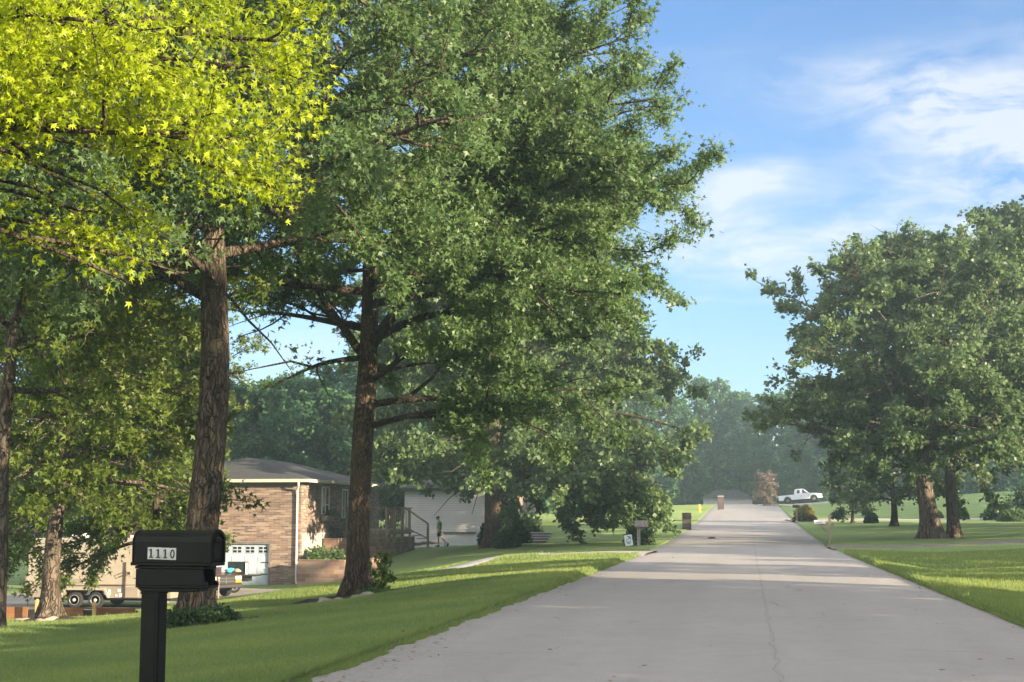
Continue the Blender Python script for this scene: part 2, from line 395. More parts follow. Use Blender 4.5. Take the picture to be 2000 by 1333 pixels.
def roadmat():
    m = bpy.data.materials.new('asphalt'); m.use_nodes = True; N = NT(m.node_tree)
    tc = N.n('ShaderNodeTexCoord'); o = tc.outputs['Object']; s = N.n('ShaderNodeSeparateXYZ', i_0=o)
    n1 = N.noise(N.scale(o, (1, .12, 1)), .9, 5, .6); n2 = N.noise(o, 55, 3, .8); n3 = N.noise(o, .35, 4, .6); n4 = N.noise(o, 160, 2, .9)
    c = N.mix(N.ramp(n1, .3, .7), ROAD_A, ROAD_B)
    c = N.mix(N.m('MULTIPLY', N.ramp(n3, .45, .7), .30), c, tuple(x*.80 for x in ROAD_B))
    c = N.mix(N.m('MULTIPLY', N.ramp(n2, .42, .72), .6), c, tuple(x*.42 for x in ROAD_A))
    c = N.mix(N.m('MULTIPLY', N.ramp(n4, .52, .75), .55), c, tuple(min(1, x*1.6) for x in ROAD_A))
    n5 = N.noise(o, 2.6, 6, .7)
    c = N.mix(N.m('MULTIPLY', N.ramp(n5, .48, .74), .38), c, tuple(x*.72 for x in ROAD_B))
    st = N.m('MULTIPLY', N.ramp(N.noise(N.scale(o, (1, .35, 1)), .8, 3, .5, 1.0), .66, .70), .35)
    c = N.mix(st, c, tuple(x*.70 for x in ROAD_B))
    # faint darker wheel tracks
    for cx in (-2.7, -1.1, 1.1, 2.7):
        d = N.m('ABSOLUTE', N.m('SUBTRACT', s.outputs[0], cx)); f = N.m('MULTIPLY', N.ramp(d, .5, .0), .20)
        c = N.mix(f, c, tuple(x*.7 for x in ROAD_A))
    # the wandering seam crack along the crown
    yv = N.n('ShaderNodeCombineXYZ', i_1=s.outputs[1])
    wob = N.m('MULTIPLY', N.m('SUBTRACT', N.noise(yv.outputs[0], 1.1, 3, .5), .5), .30)
    d = N.m('ABSOLUTE', N.m('SUBTRACT', N.m('SUBTRACT', s.outputs[0], .26), wob))
    wd = N.m('MULTIPLY', N.ramp(N.noise(yv.outputs[0], 3.1, 4, .7), .30, .62), .009)
    f = N.m('MULTIPLY', N.m('LESS_THAN', d, wd), .32)
    c = N.mix(f, c, (.03, .03, .03))
    lj = N.ramp(N.m('ABSOLUTE', N.m('SUBTRACT', s.outputs[0], .26)), .05, .0)
    c = N.mix(N.m('MULTIPLY', lj, .08), c, (.05, .05, .05))
    # sparse transverse and random hairline cracks
    vo = N.n('ShaderNodeTexVoronoi', feature='DISTANCE_TO_EDGE', i_Scale=.22, i_Vector=N.n('ShaderNodeVectorMath', operation='ADD', i_0=o, i_1=N.n('ShaderNodeTexNoise', i_Scale=.8, i_Detail=6.0, i_Vector=o).outputs[1]).outputs[0])
    hf = N.m('MULTIPLY', N.m('LESS_THAN', vo.outputs[0], .0035), N.ramp(N.noise(o, .3, 3), .52, .6))
    c = N.mix(N.m('MULTIPLY', hf, .55), c, (.05, .05, .05))
    # pale grit and clippings gathered near both edges
    eg = N.ramp(N.m('ABSOLUTE', N.m('ADD', s.outputs[0], .1)), 3.3, 3.9)
    c = N.mix(N.m('MULTIPLY', N.m('MULTIPLY', eg, N.ramp(N.noise(o, 7, 5, .8), .42, .7)), .6), c, (.13, .115, .075))
    b = N.n('ShaderNodeBump', i_Strength=.7, i_Height=N.m('ADD', n2, n4)); b.inputs['Distance'].default_value = .012
    p = N.n('ShaderNodeBsdfPrincipled', i_Base_Color=c, i_Roughness=.88, i_Normal=b.outputs[0]); p.inputs['Specular IOR Level'].default_value = .25
    N.n('ShaderNodeOutputMaterial', i_0=p.outputs[0]); return m
M['road'] = roadmat()
ry = np.concatenate([np.arange(-80, 8, 2), np.arange(8, 240.1, 1.0)])
rxs = np.array([-4.45, -4.2, -3.6, -2.6, -1.3, 0, 1.2, 2.4, 3.4, 4.05])
RX, RY = np.meshgrid(rxs, ry)
RZ = rzs(RY)-.012*(RX/4)**2
RZ = np.where((RX < -4.4) | (RX > 4), RZ-.09, RZ)
RX = RX - .1*0
idx = np.arange(RX.size).reshape(RX.shape)
F = np.stack([idx[:-1, :-1], idx[:-1, 1:], idx[1:, 1:], idx[1:, :-1]], -1).reshape(-1, 4)
tag(mesh_np('road', np.stack([RX, RY, RZ], -1).reshape(-1, 3), F, M['road'], smooth=True), kind='structure', label='pale grey asphalt road running uphill', cat='road')

def strip(name, pts, wid, mat, lift=.035, kind='structure', label=None, cat=None, step=.4):
    pts = np.array(pts, float); seg = np.r_[0, np.cumsum(np.hypot(*np.diff(pts, axis=0).T))]
    n = max(3, int(seg[-1]/step)); t = np.linspace(0, seg[-1], n)
    c = np.stack([np.interp(t, seg, pts[:, 0]), np.interp(t, seg, pts[:, 1])], -1)
    for _ in range(6): c[1:-1] = (c[:-2]+2*c[1:-1]+c[2:])/4
    wd = np.interp(t, seg, wid) if hasattr(wid, '__len__') else np.full(n, wid)
    tg = np.gradient(c, axis=0); tg /= np.linalg.norm(tg, axis=1)[:, None]; nr = np.stack([-tg[:, 1], tg[:, 0]], -1)
    off = np.linspace(-.5, .5, 7)
    Pn = c[:, None, :]+nr[:, None, :]*(off[None, :, None]*wd[:, None, None])
    z = gz(Pn[..., 0], Pn[..., 1])+lift; z[:, 0] -= .08; z[:, -1] -= .08
    V = np.concatenate([Pn, z[..., None]], -1).reshape(-1, 3)
    i = np.arange(n*7).reshape(n, 7)
    F = np.stack([i[:-1, :-1], i[:-1, 1:], i[1:, 1:], i[1:, :-1]], -1).reshape(-1, 4)
    return tag(mesh_np(name, V, F, mat, smooth=True), kind=kind, label=label, cat=cat)
M['gravel'] = pmat('dark_gravel', (.17, .15, .125), .95, .25, 6, .6, 60)
M['drive'] = pmat('driveway_concrete', (.33, .30, .26), .9, .12, 1.5, .3, 60)
M['mulch'] = pmat('mulch', (.045, .03, .02), .95, .3, 14, 1.0, 50)
strip('driveway', [(XL+.3, 57.5), (-6.5, 57.6), (-7.8, 57.7)], [5.5, 3.4, 3.0], M['drive'], label='concrete driveway apron meeting the road', cat='driveway')
strip('path', [(-7.4, 57.6), (-9.0, 58.2), (-9.9, 56.5), (-10.3, 53), (-10.5, 50)], [1.6, 1.3, 1.2, 1.1, 1.1], M['concrete'], lift=.045, label='narrow concrete walkway across the lawn', cat='path')
strip('garage_driveway', [(-15.5, 58.5), (-18, 61), (-22, 64.5), (-25.5, 67), (-29, 67.5), (-36, 66)], [2.4, 3.5, 6.5, 9, 9, 8], M['drive'], label='concrete driveway below the brick house', cat='driveway')
strip('gravel_pad', [(-20, 53.5), (-27, 58.5), (-38, 61)], [4, 8, 8], M['gravel'], lift=.03, label='gravel pad under the travel trailer', cat='ground')
strip('right_driveway', [(3.4, 124), (8, 124.5), (16, 124.5), (26, 125), (40, 128)], [7, 4.5, 3.4, 3.2, 3.2], M['drive'], lift=.05, label='thin pale driveway crossing the right lawn', cat='driveway')
strip('gravel_drive', [(3.5, 68.5), (5, 68.5), (9, 69), (15, 70), (24, 74)], [5.0, 3.2, 2.8, 2.8, 2.8], M['gravel'], lift=.05, label='gravel driveway beside the white mailbox', cat='driveway')
strip('side_driveway', [(3.2, 181), (5, 182), (9, 185), (20, 190)], [8, 6, 5, 4], M['drive'], lift=.06, label='short driveway under the white pickup', cat='driveway')

# ---------------------------------------------------------------- trees
T_STAR_V = []
for k in range(11):
    ang = [0, 22, 45, 70, 100, 150, -150, -100, -70, -45, -22][k]; rad = [1.0, .36, .82, .30, .55, .10, .10, .55, .30, .82, .36][k]
    T_STAR_V.append((.35+rad*.75*math.cos(R(ang)), rad*.78*math.sin(R(ang)), -.26*rad*rad+.06*math.sin(3*ang)))
TPL = {
 'star': (np.array(T_STAR_V+[(.30, 0, .05)]), np.array([(11, i, (i+1) % 11) for i in range(11)])),
 'mid': (np.array([(0, 0, 0), (.42, .60, -.16), (.42, .16, .03), (1.05, 0, -.12), (.42, -.16, .03), (.42, -.60, -.16)]), np.array([(0, 2, 1), (0, 3, 2), (0, 4, 3), (0, 5, 4)])),
 'oval': (np.array([(0, 0, 0), (.5, .42, -.08), (1, 0, -.05), (.5, -.42, -.08)]), np.array([(0, 1, 2), (0, 2, 3)])),
}
def unit(a): return a/np.maximum(np.linalg.norm(a, axis=-1, keepdims=True), 1e-9)
def leaves(rng, C, D, size, tpl, up=.6, sv=.45):
    """C leaf bases, D leaf axes -> one mesh worth of leaf faces"""
    n = len(C); tv, tf = TPL[tpl]
    D = unit(D); U = unit(rng.normal(size=(n, 3))*(1-up)+np.array([0, 0, 1.0])*up)
    B = unit(np.cross(U, D)); Nn = unit(np.cross(D, B))
    s = size*(1+sv*rng.uniform(-1, 1, n))
    V = C[:, None, :]+s[:, None, None]*(D[:, None]*tv[None, :, 0:1]+B[:, None]*tv[None, :, 1:2]+Nn[:, None]*tv[None, :, 2:3])
    F = tf[None]+(np.arange(n)*len(tv))[:, None, None]
    return V.reshape(-1, 3), F.reshape(-1, 3), len(tv)
def tubes_np(paths, rads, n=6):
    """paths: (m,k,3), rads: (m,k) -> quads"""
    m, k, _ = paths.shape
    t = unit(np.gradient(paths, axis=1))
    ref = np.where(np.abs(t[..., 2:3]) > .85, np.array([0, 1.0, 0]), np.array([0, 0, 1.0]))
    a = unit(np.cross(t, ref)); b = np.cross(t, a)
    q = np.arange(n)*2*math.pi/n
    V = paths[:, :, None]+rads[:, :, None, None]*(a[:, :, None]*np.cos(q)[:, None]+b[:, :, None]*np.sin(q)[:, None])
    i = np.arange(m*k*n).reshape(m, k, n); j = np.roll(i, -1, axis=2)
    F = np.stack([i[:, :-1], j[:, :-1], j[:, 1:], i[:, 1:]], -1).reshape(-1, 4)
    return V.reshape(-1, 3), F
def bez(P0, D0, L, n, rng, bend, wob):
    """m curved branches: start, direction, length, bend (3) added towards the end"""
    t = np.linspace(0, 1, n)[None, :, None]
    pts = P0[:, None]+D0[:, None]*L[:, None, None]*t+bend[:, None]*L[:, None, None]*t**2
    w = rng.normal(size=(len(P0), 2, 3))*wob
    pts += (np.sin(t*5.1)*w[:, :1]+np.sin(t*9.7)*w[:, 1:]*.5)*L[:, None, None]
    return pts
STY = {
 'oak': dict(e0=-14, e1=62, droop=-.08, nl=34, env=[(0, .80), (.12, .98), (.35, 1.0), (.65, .90), (.88, .55), (1, .2)]),
 'round': dict(e0=5, e1=70, droop=-.12, nl=30, env=[(0, .75), (.2, 1.0), (.5, 1.0), (.8, .72), (1, .25)]),
 'maple': dict(e0=-18, e1=65, droop=-.16, nl=34, env=[(0, .9), (.15, 1.0), (.45, .98), (.75, .72), (1, .25)]),
 'spread': dict(e0=12, e1=66, droop=-.10, nl=30, env=[(0, .75), (.25, 1.0), (.6, .96), (.85, .78), (1, .45)]),
 'cone': dict(e0=-10, e1=50, droop=-.10, nl=44, env=[(0, 1.0), (.3, .78), (.6, .5), (1, .06)]),
}
def tree(name, x, y, H, RR, tr, clear, nleaf, lsize, seed, style='oak', leaf='leaf_oak', bark='bark', tpl='mid', lean=(0, 0), z=None, nl=None,
         label='', cat='tree', group=None, roots=1.0, forks=0, clump=8, twiglen=.42, branch_twigs=True, squash=1.0, rotz=0, az_bias=None, extra=None, knots=(), limb_r=1.0, e0=None, flute=0, sj=.46, cut=None, gap=-.30, thick=None):
    rng = np.random.default_rng(seed); st = dict(STY[style])
    if e0 is not None: st['e0'] = e0
    z0 = g(x, y) if z is None else z
    root = empty(name, (x, y, z0), rotz, label, cat, group)
    # trunk
    top = H*.93; k = 34; t = np.linspace(0, 1, k)**1.25
    wob = rng.normal(size=4)
    tx = lean[0]*t*H*.6+.012*H*(wob[0]*np.sin(t*6)+wob[1]*np.sin(t*11)*.5)*np.minimum(1, t*4)
    ty = lean[1]*t*H*.6+.012*H*(wob[2]*np.sin(t*5)+wob[3]*np.sin(t*12)*.5)*np.minimum(1, t*4)
    tp = np.stack([tx, ty, t*top-.15], -1)
    trr = tr*np.clip(1-t*.55, .04, 1)*np.where(t > clear/H, np.clip(1-(t-clear/H)*1.25, .05, 1), 1)
    ns = 28; q = np.arange(ns)*2*math.pi/ns
    flare = 1+.95*roots*np.exp(-np.maximum(tp[:, 2], 0)/(tr*1.3))[:, None]*(.55+.45*np.cos(q*5+seed)[None]*1.0)
    lob = 1+.035*np.cos(q*3+seed)[None]*np.cos(tp[:, 2:3]*.7)+.025*np.cos(q*7+tp[:, 2:3]*1.3)+rng.normal(size=(k, ns))*.006
    lob += flute*(np.abs(np.sin(q*2.5+seed+tp[:, 2:3]*.25))**.5-.6)*np.exp(-np.maximum(tp[:, 2:3]-2.5, 0)/2)
    for (kh, ka, kr) in knots:
        lob += kr*np.exp(-((tp[:, 2:3]-kh)/.22)**2)*np.exp(-(np.angle(np.exp(1j*(q-ka)))/.5)[None]**2)
    rr = trr[:, None]*flare*lob
    V = tp[:, None]+np.stack([np.cos(q)[None]*rr, np.sin(q)[None]*rr, np.zeros_like(rr)], -1)
    i = np.arange(k*ns).reshape(k, ns); j = np.roll(i, -1, axis=1)
    F = np.stack([i[:-1], j[:-1], j[1:], i[1:]], -1).reshape(-1, 4)
    mesh_np('trunk', V.reshape(-1, 3), F, M[bark], root, smooth=True)
    # limbs
    nl = nl or st['nl']; h = clear/H+(.93-clear/H)*(np.arange(nl)/nl)**.9*.985
    az = np.arange(nl)*2.399963+rng.normal(size=nl)*.35+seed
    u = (h-clear/H)/(1-clear/H)
    ex, ey = zip(*st['env']); en = np.interp(u, ex, ey)
    el = R(st['e0'])+(R(st['e1'])-R(st['e0']))*u**.9+rng.normal(size=nl)*.1
    L = RR*en*rng.uniform(.78, 1.06, nl)/np.clip(np.cos(el*.75), .35, 1)
    L = np.minimum(L, RR*1.15)
    L = np.minimum(L, (H*1.0-h*H)/np.maximum(np.sin(el), .05)+.9)
    if az_bias is not None:
        L *= 1+az_bias[1]*np.cos(az-az_bias[0])
    P0 = np.stack([np.interp(h*H, tp[:, 2], tp[:, 0]), np.interp(h*H, tp[:, 2], tp[:, 1]), h*H], -1)
    if extra is not None:                              # hand-placed limbs (height, azimuth, elevation, length)
        E_ = np.array(extra, float)
        P0 = np.concatenate([P0, np.stack([np.interp(E_[:, 0], tp[:, 2], tp[:, 0]), np.interp(E_[:, 0], tp[:, 2], tp[:, 1]), E_[:, 0]], -1)])
        az = np.concatenate([az, E_[:, 1]]); el = np.concatenate([el, E_[:, 2]]); L = np.concatenate([L, E_[:, 3]]); h = np.concatenate([h, E_[:, 0]/H])
    D0 = np.stack([np.cos(az)*np.cos(el), np.sin(az)*np.cos(el)*squash, np.sin(el)], -1)
    if cut is not None: L = L*np.where(cut(P0+D0*L[:, None]+np.array([0, 0, -.3])), .5, 1)
    bend = np.zeros_like(D0); bend[:, 2] = st['droop']*(1+.5*rng.normal(size=len(L)))*np.cos(el)
    kk = 9; LP = bez(P0, D0, L, kk, rng, bend, .022)
    lr = np.interp(h*H, tp[:, 2], trr)*.52; lr = np.minimum(lr, (.035+L*.014)*limb_r)
    if extra is not None and thick: lr[-len(extra):][:len(thick)] = thick
    tt = np.linspace(0, 1, kk)
    LR = lr[:, None]*(1-.86*tt[None]**.8)+.006
    BV, BF = tubes_np(LP, LR, 7); parts = [(BV, BF)]
    # secondaries
    per = int(12 if RR > 5 else 8)
    s = np.tile(np.linspace(.20, .98, per), len(L))+rng.uniform(-.04, .04, per*len(L)); s = np.clip(s, .1, 1)
    li = np.repeat(np.arange(len(L)), per)
    f = s*(kk-1); a = np.minimum(f.astype(int), kk-2); fr = (f-a)[:, None]
    SP = LP[li, a]*(1-fr)+LP[li, a+1]*fr
    SD = unit(LP[li, a+1]-LP[li, a])
    side = np.where(np.arange(len(s)) % 2 == 0, 1.0, -1.0)
    hor = unit(np.stack([-SD[:, 1], SD[:, 0], np.zeros(len(s))], -1))
    SD2 = unit(SD*.62+hor*side[:, None]*rng.uniform(.5, .95, len(s))[:, None]+np.array([0, 0, 1])*rng.normal(.12, sj, len(s))[:, None])
    SL = L[li]*(1.02-s)*.50+RR*.12; SL *= rng.uniform(.7, 1.2, len(s))
    SB = np.zeros_like(SD2); SB[:, 2] = st['droop']*1.3
    S4 = bez(SP, SD2, SL, 5, rng, SB, .03)
    SR = (.010+.012*SL)[:, None]*(1-.8*np.linspace(0, 1, 5)[None])
    if cut is not None:
        ks = ~(cut(S4[:, -1]) & (rng.uniform(size=len(S4)) < .7)); S4 = S4[ks]; SR = SR[ks]; SL = SL[ks]
    if branch_twigs: parts.append(tubes_np(S4, SR, 4))
    # twigs: clustered sprays of leaves along the outer limbs and secondaries
    nt = max(20, nleaf//clump)
    wts = SL/SL.sum(); pick = rng.choice(len(SL), nt, p=wts)
    ts = rng.uniform(.25, 1.0, nt)**.8; f = ts*4; a = np.minimum(f.astype(int), 3); fr = (f-a)[:, None]
    TP = S4[pick, a]*(1-fr)+S4[pick, a+1]*fr
    TDb = unit(S4[pick, a+1]-S4[pick, a])
    TD = unit(TDb*.8+rng.normal(size=(nt, 3))*.55+np.array([0, 0, .18]))
    TL = twiglen*rng.uniform(.5, 1.4, nt)*(1 if RR > 3 else .6)
    kq = rng.uniform(size=nt) < .16; ql = rng.integers(0, len(L), nt); qs = rng.uniform(.35, 1.0, nt)*(kk-1); qa = np.minimum(qs.astype(int), kk-2); qf = (qs-qa)[:, None]
    TP = np.where(kq[:, None], LP[ql, qa]*(1-qf)+LP[ql, qa+1]*qf+rng.normal(size=(nt, 3))*.15, TP)
    fq = 5.2/max(RR, 2.0)
    gm = np.sin(TP[:, 0]*fq*1.0+seed)*np.sin(TP[:, 1]*fq*1.1+seed*2)*np.sin(TP[:, 2]*fq*1.5+seed*3)+.5*np.sin(TP[:, 0]*fq*2.3+1)*np.sin(TP[:, 1]*fq*2.1)*np.sin(TP[:, 2]*fq*3.1)
    kp = gm > gap
    if cut is not None: kp &= ~(cut(TP) & (rng.uniform(size=nt) < .93))
    TP, TD, TL, gm = TP[kp], TD[kp], TL[kp], gm[kp]; nt = len(TP)
    if branch_twigs:
        pth = TP[:, None]+TD[:, None]*TL[:, None, None]*np.linspace(0, 1, 2)[None, :, None]
        sel = rng.uniform(size=nt) < .45
        parts.append(tubes_np(pth[sel], np.tile(np.array([[.006, .003]]), (sel.sum(), 1)), 3))
    off = 0; Vs = []; Fs = []
    for v_, f_ in parts: Vs.append(v_); Fs.append(f_+off); off += len(v_)
    mesh_np('limbs', np.concatenate(Vs), np.concatenate(Fs), M['bark_dark' if bark == 'bark_brown' else bark], root, smooth=True)
    ti = np.repeat(np.arange(nt), clump); n = len(ti); s = rng.uniform(.0, 1.1, n)
    C = TP[ti]+TD[ti]*(TL[ti]*s)[:, None]+rng.normal(size=(n, 3))*(.05+.10*twiglen)*np.array([1, 1, .7])
    LD = unit(TD[ti]*.7+rng.normal(size=(n, 3))*.75+np.array([0, 0, -.35]))
    V, F, nv = leaves(rng, C, LD, lsize, tpl, .45)
    tn = np.clip((rng.normal(.42, .15, nt)+.28*gm)[ti]+rng.normal(0, .15, n), 0, 1)
    mesh_np('crown', V, F, M[leaf], root, tint=np.repeat(tn, nv))
    return root
def copy_tree(o, loc, rz, label, scale=1.0, group=None, name=None):
    c = o.copy(); COL.objects.link(c); c.location = loc; c.rotation_euler = (0, 0, rz); c.scale = (scale,)*3
    if name: c.name = name
    c['label'] = label
    if group: c['group'] = group
    for ch in o.children:
        d = ch.copy(); COL.objects.link(d); d.parent = c
    return c
def shrub(name, x, y, rx, ry, rzz, n, size, seed, leaf, label, tpl='oval', z=None, cat='shrub', group=None, shell=.75, lump=.18):
    rng = np.random.default_rng(seed); z0 = g(x, y) if z is None else z
    root = empty(name, (x, y, z0-.03), 0, label, cat, group)
    D = unit(rng.normal(size=(n, 3))); D[:, 2] = np.abs(D[:, 2])*1.0-.25*(rng.uniform(size=n) < .5)
    az = np.arctan2(D[:, 1], D[:, 0])
    r = (shell+(1-shell)*rng.uniform(size=n))*(1+lump*np.sin(az*3+seed)*np.cos(D[:, 2]*5+seed)+lump*.6*np.sin(az*7+D[:, 2]*9))
    C = D*r[:, None]*np.array([rx, ry, rzz])+np.array([0, 0, rzz*.25]); C[:, 2] = np.maximum(C[:, 2], .02)
    V, F, nv = leaves(rng, C, unit(D+rng.normal(size=(n, 3))*.7), size, tpl, .2)
    tn = np.clip(rng.normal(.45, .2, n), 0, 1)
    mesh_np('foliage', V, F, M[leaf], root, tint=np.repeat(tn, nv))
    k = 14; a = rng.uniform(0, 6.28, k); e = rng.uniform(.5, 1.3, k)
    D0 = np.stack([np.cos(a)*np.cos(e), np.sin(a)*np.cos(e), np.sin(e)], -1)
    S = bez(np.zeros((k, 3)), D0, np.full(k, min(rx, rzz)*.95), 4, rng, D0*0, .04)
    v_, f_ = tubes_np(S, np.tile(np.linspace(.02, .006, 4)[None], (k, 1)), 4)
    mesh_np('stem', v_, f_, M['bark'], root, smooth=True)
    return root
M['bark'] = barkmat('bark', (.165, .130, .092), (.030, .022, .016))
M['bark_dark'] = barkmat('bark_dark', (.105, .080, .058), (.035, .026, .02))
M['bark_brown'] = barkmat('bark_brown', (.175, .130, .090), (.05, .036, .025))
M['bark_pale'] = barkmat('bark_pale', (.21, .170, .132), (.055, .042, .032), .7)
M['leaf_oak'] = leafmat('leaf_oak', (.052, .104, .036), (.145, .225, .076), .40, (.18, .29, .05))
M['leaf_bright'] = leafmat('leaf_bright', (.15, .21, .008), (.39, .47, .010), .48, (.50, .62, .012))  # yellow-green leaves, with warm sunlight partly put into the colour
M['leaf_warm'] = leafmat('leaf_warm', (.048, .088, .016), (.145, .195, .032), .38, (.20, .27, .02))
M['leaf_dark'] = leafmat('leaf_dark', (.028, .060, .022), (.080, .130, .045), .30, (.07, .13, .03))
M['leaf_far'] = leafmat('leaf_far', (.030, .082, .034), (.085, .175, .064), .28)
M['leaf_maple'] = leafmat('leaf_maple', (.055, .100, .040), (.145, .215, .078), .38)
M['leaf_red'] = leafmat('leaf_red', (.10, .080, .055), (.19, .135, .095), .2)
M['leaf_gold'] = leafmat('leaf_gold', (.12, .12, .02), (.30, .27, .04), .25)

G1 = 'tall oaks in a row along the left lawn'
def az_to(dx, dy): return math.atan2(dy, dx)

QF = 1.0
# --- trees of the left lawn
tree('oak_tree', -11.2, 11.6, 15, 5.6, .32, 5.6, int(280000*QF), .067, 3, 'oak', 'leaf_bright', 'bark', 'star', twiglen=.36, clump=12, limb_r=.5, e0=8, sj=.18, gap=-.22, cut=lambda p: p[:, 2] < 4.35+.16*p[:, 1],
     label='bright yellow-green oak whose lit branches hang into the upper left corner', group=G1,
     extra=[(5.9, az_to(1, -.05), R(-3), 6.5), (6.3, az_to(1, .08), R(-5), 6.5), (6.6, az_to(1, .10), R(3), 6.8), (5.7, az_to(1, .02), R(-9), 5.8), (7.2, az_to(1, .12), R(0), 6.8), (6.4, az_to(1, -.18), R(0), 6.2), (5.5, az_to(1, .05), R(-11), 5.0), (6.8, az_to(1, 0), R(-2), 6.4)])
T1 = P(378, 1225, 26)
tree('oak_tree', T1.x, T1.y, 22, 7.6, .305, 6.3, int(230000*QF), .105, 11, 'oak', 'leaf_oak', 'bark', 'mid', lean=(.035, 0), e0=8, cut=lambda p: (p[:, 0] > .9) & (p[:, 2] < 6.1), roots=.9,
     label='tall oak with thick bare trunk rising directly behind the black mailbox', group=G1, knots=((4.9, 2.6, .18), (4.3, -.6, .12), (2.2, -2.5, .08)),
     extra=[(6.0, math.pi*.98, R(30), 5.5), (7.5, R(-10), R(35), 6), (6.8, R(-95), R(2), 3.6), (6.6, R(-120), R(6), 4), (7.3, R(-100), R(22), 3.2), (8.2, R(-85), R(10), 4), (9.4, R(-80), R(10), 4), (10.4, R(-100), R(12), 4.2), (11.5, R(-75), R(15), 4.5), (9.0, R(-110), R(8), 4)], gap=-.5)
T2 = P(697, 1168, 38)
tree('oak_tree', T2.x, T2.y, 25, 9.1, .30, 6.3, int(600000*QF), .116, 23, 'oak', 'leaf_oak', 'bark_brown', 'mid', lean=(.012, 0), roots=1.3, nl=60, gap=-.48, e0=4, az_bias=(R(-20), .10), cut=lambda p: ((p[:, 0] < -.6) & (p[:, 2] < 7.9)) | ((p[:, 1] < 0) & (np.abs(p[:, 0]) < 2.2) & (p[:, 2] < 8.3)), thick=[.09, .10, .11, .09, .14, .17],
     label='broad oak with forked trunk and dark mulch ring, second thick trunk from the mailbox', group=G1,
     extra=[(4.4, R(-15), R(10), 5.5), (5.0, R(10), R(8), 6.5), (5.9, R(140), R(42), 4.6), (5.6, R(-40), R(14), 6), (6.0, R(178), R(58), 6.5), (6.5, R(-8), R(58), 8), (9.5, R(0), R(3), 7.8), (10.4, R(-5), R(4), 8.7), (11.4, R(5), R(2), 8.5), (12.4, R(-12), R(4), 8.2), (11.2, R(-30), R(6), 8.0)], knots=((3.6, -1.2, .15), (4.4, -.8, .2)))
T3 = P(965, 1068, 76)
tree('maple_tree', T3.x, T3.y, 21, 9.4, .50, 4.0, int(210000*QF), .22, 31, 'maple', 'leaf_maple', 'bark_brown', 'oval', roots=.9, nl=46, e0=-8, az_bias=(0, .14), cut=lambda p: (p[:, 0] < -1.6) & (p[:, 2] < 2.9), extra=[(4.1, R(0), R(-5), 8.8), (4.0, R(-25), R(-5), 8.6), (4.6, R(-50), R(2), 8), (4.2, R(18), R(-3), 9), (3.9, R(-10), R(-7), 6.5), (4.0, R(8), R(-6), 7.5), (4.2, R(-12), R(4), 9.6), (4.6, R(5), R(2), 9.8), (5.0, R(182), R(-3), 6.5), (5.2, R(215), R(-3), 7)],
     label='wide maple with stout trunk beside the person and drooping skirts of dark leaves')
tree('oak_tree', PX(985, 91), 91, 24, 9.0, .24, 8.5, int(150000*QF), .18, 37, 'oak', 'leaf_oak', 'bark', 'mid', az_bias=(0, .15), cut=lambda p: (p[:, 0] < 0) & (p[:, 2] < 7.5),
     label='tall leafy oak rising behind the wide maple toward the road', group=G1)
tree('maple_tree', PX(1008, 84), 84, 14.5, 6.6, .26, 4.8, int(70000*QF), .22, 41, 'maple', 'leaf_dark', 'bark', 'oval', e0=12, az_bias=(0, .25), cut=lambda p: (p[:, 0] < -1.5) & (p[:, 2] < 6.5),
     label='dark maple hidden mostly behind the wide maple with the stout trunk')
# --- woodland at the left
A_ = P(12, 1222, 27)
tree('young_oak_tree', A_.x-.2, A_.y, 13, 4.6, .17, 4.6, int(42000*QF), .12, 51, 'round', 'leaf_warm', 'bark_pale', 'mid', lean=(.03, 0), roots=.3,
     label='slim leaning tree at the far left of the picture in front of the wooden barrier')
B_ = P(97, 1211, 37)
tree('flared_tree', B_.x, B_.y, 13, 5.4, .23, 2.7, int(60000*QF), .14, 53, 'round', 'leaf_warm', 'bark_pale', 'mid', lean=(.025, 0), roots=1.5,
     label='tree with pale flared trunk and stones at its foot before the travel trailer')
GW = 'leafy trees crowding the yard around the travel trailer'
tree('yard_tree', PX(302, 50), 50, 10.5, 4.2, .2, 2.2, int(60000*QF), .16, 57, 'maple', 'leaf_warm', 'bark', 'mid', az_bias=(R(180), .3), cut=lambda p: (p[:, 0] > 1.8),
     label='bushy tree with low yellow-green branches hanging between trailer and brick garage', group=GW)
tree('yard_tree', PX(235, 67), 68, 15, 6.0, .2, 3.7, int(52000*QF), .15, 59, 'round', 'leaf_warm', 'bark', 'mid',
     label='rounded tree whose crown spreads over the middle of the travel trailer', group=GW)
tree('yard_tree', PX(60, 72), 73, 16, 7.0, .25, 2.6, int(50000*QF), .2, 61, 'round', 'leaf_dark', 'bark', 'oval',
     label='dark tree standing behind the left end of the travel trailer', group=GW)
tree('yard_tree', PX(225, 82), 84, 14.5, 6.6, .26, 3.2, int(55000*QF), .22, 67, 'round', 'leaf_dark', 'bark', 'oval',
     label='tall dark tree standing behind the travel trailer left of the brick house', group=GW)
tree('yard_tree', PX(-60, 48), 48, 15, 6.5, .25, 2.2, int(45000*QF), .17, 71, 'round', 'leaf_warm', 'bark', 'mid',
     label='leafy tree at the left border beyond the slim leaning trunk', group=GW)
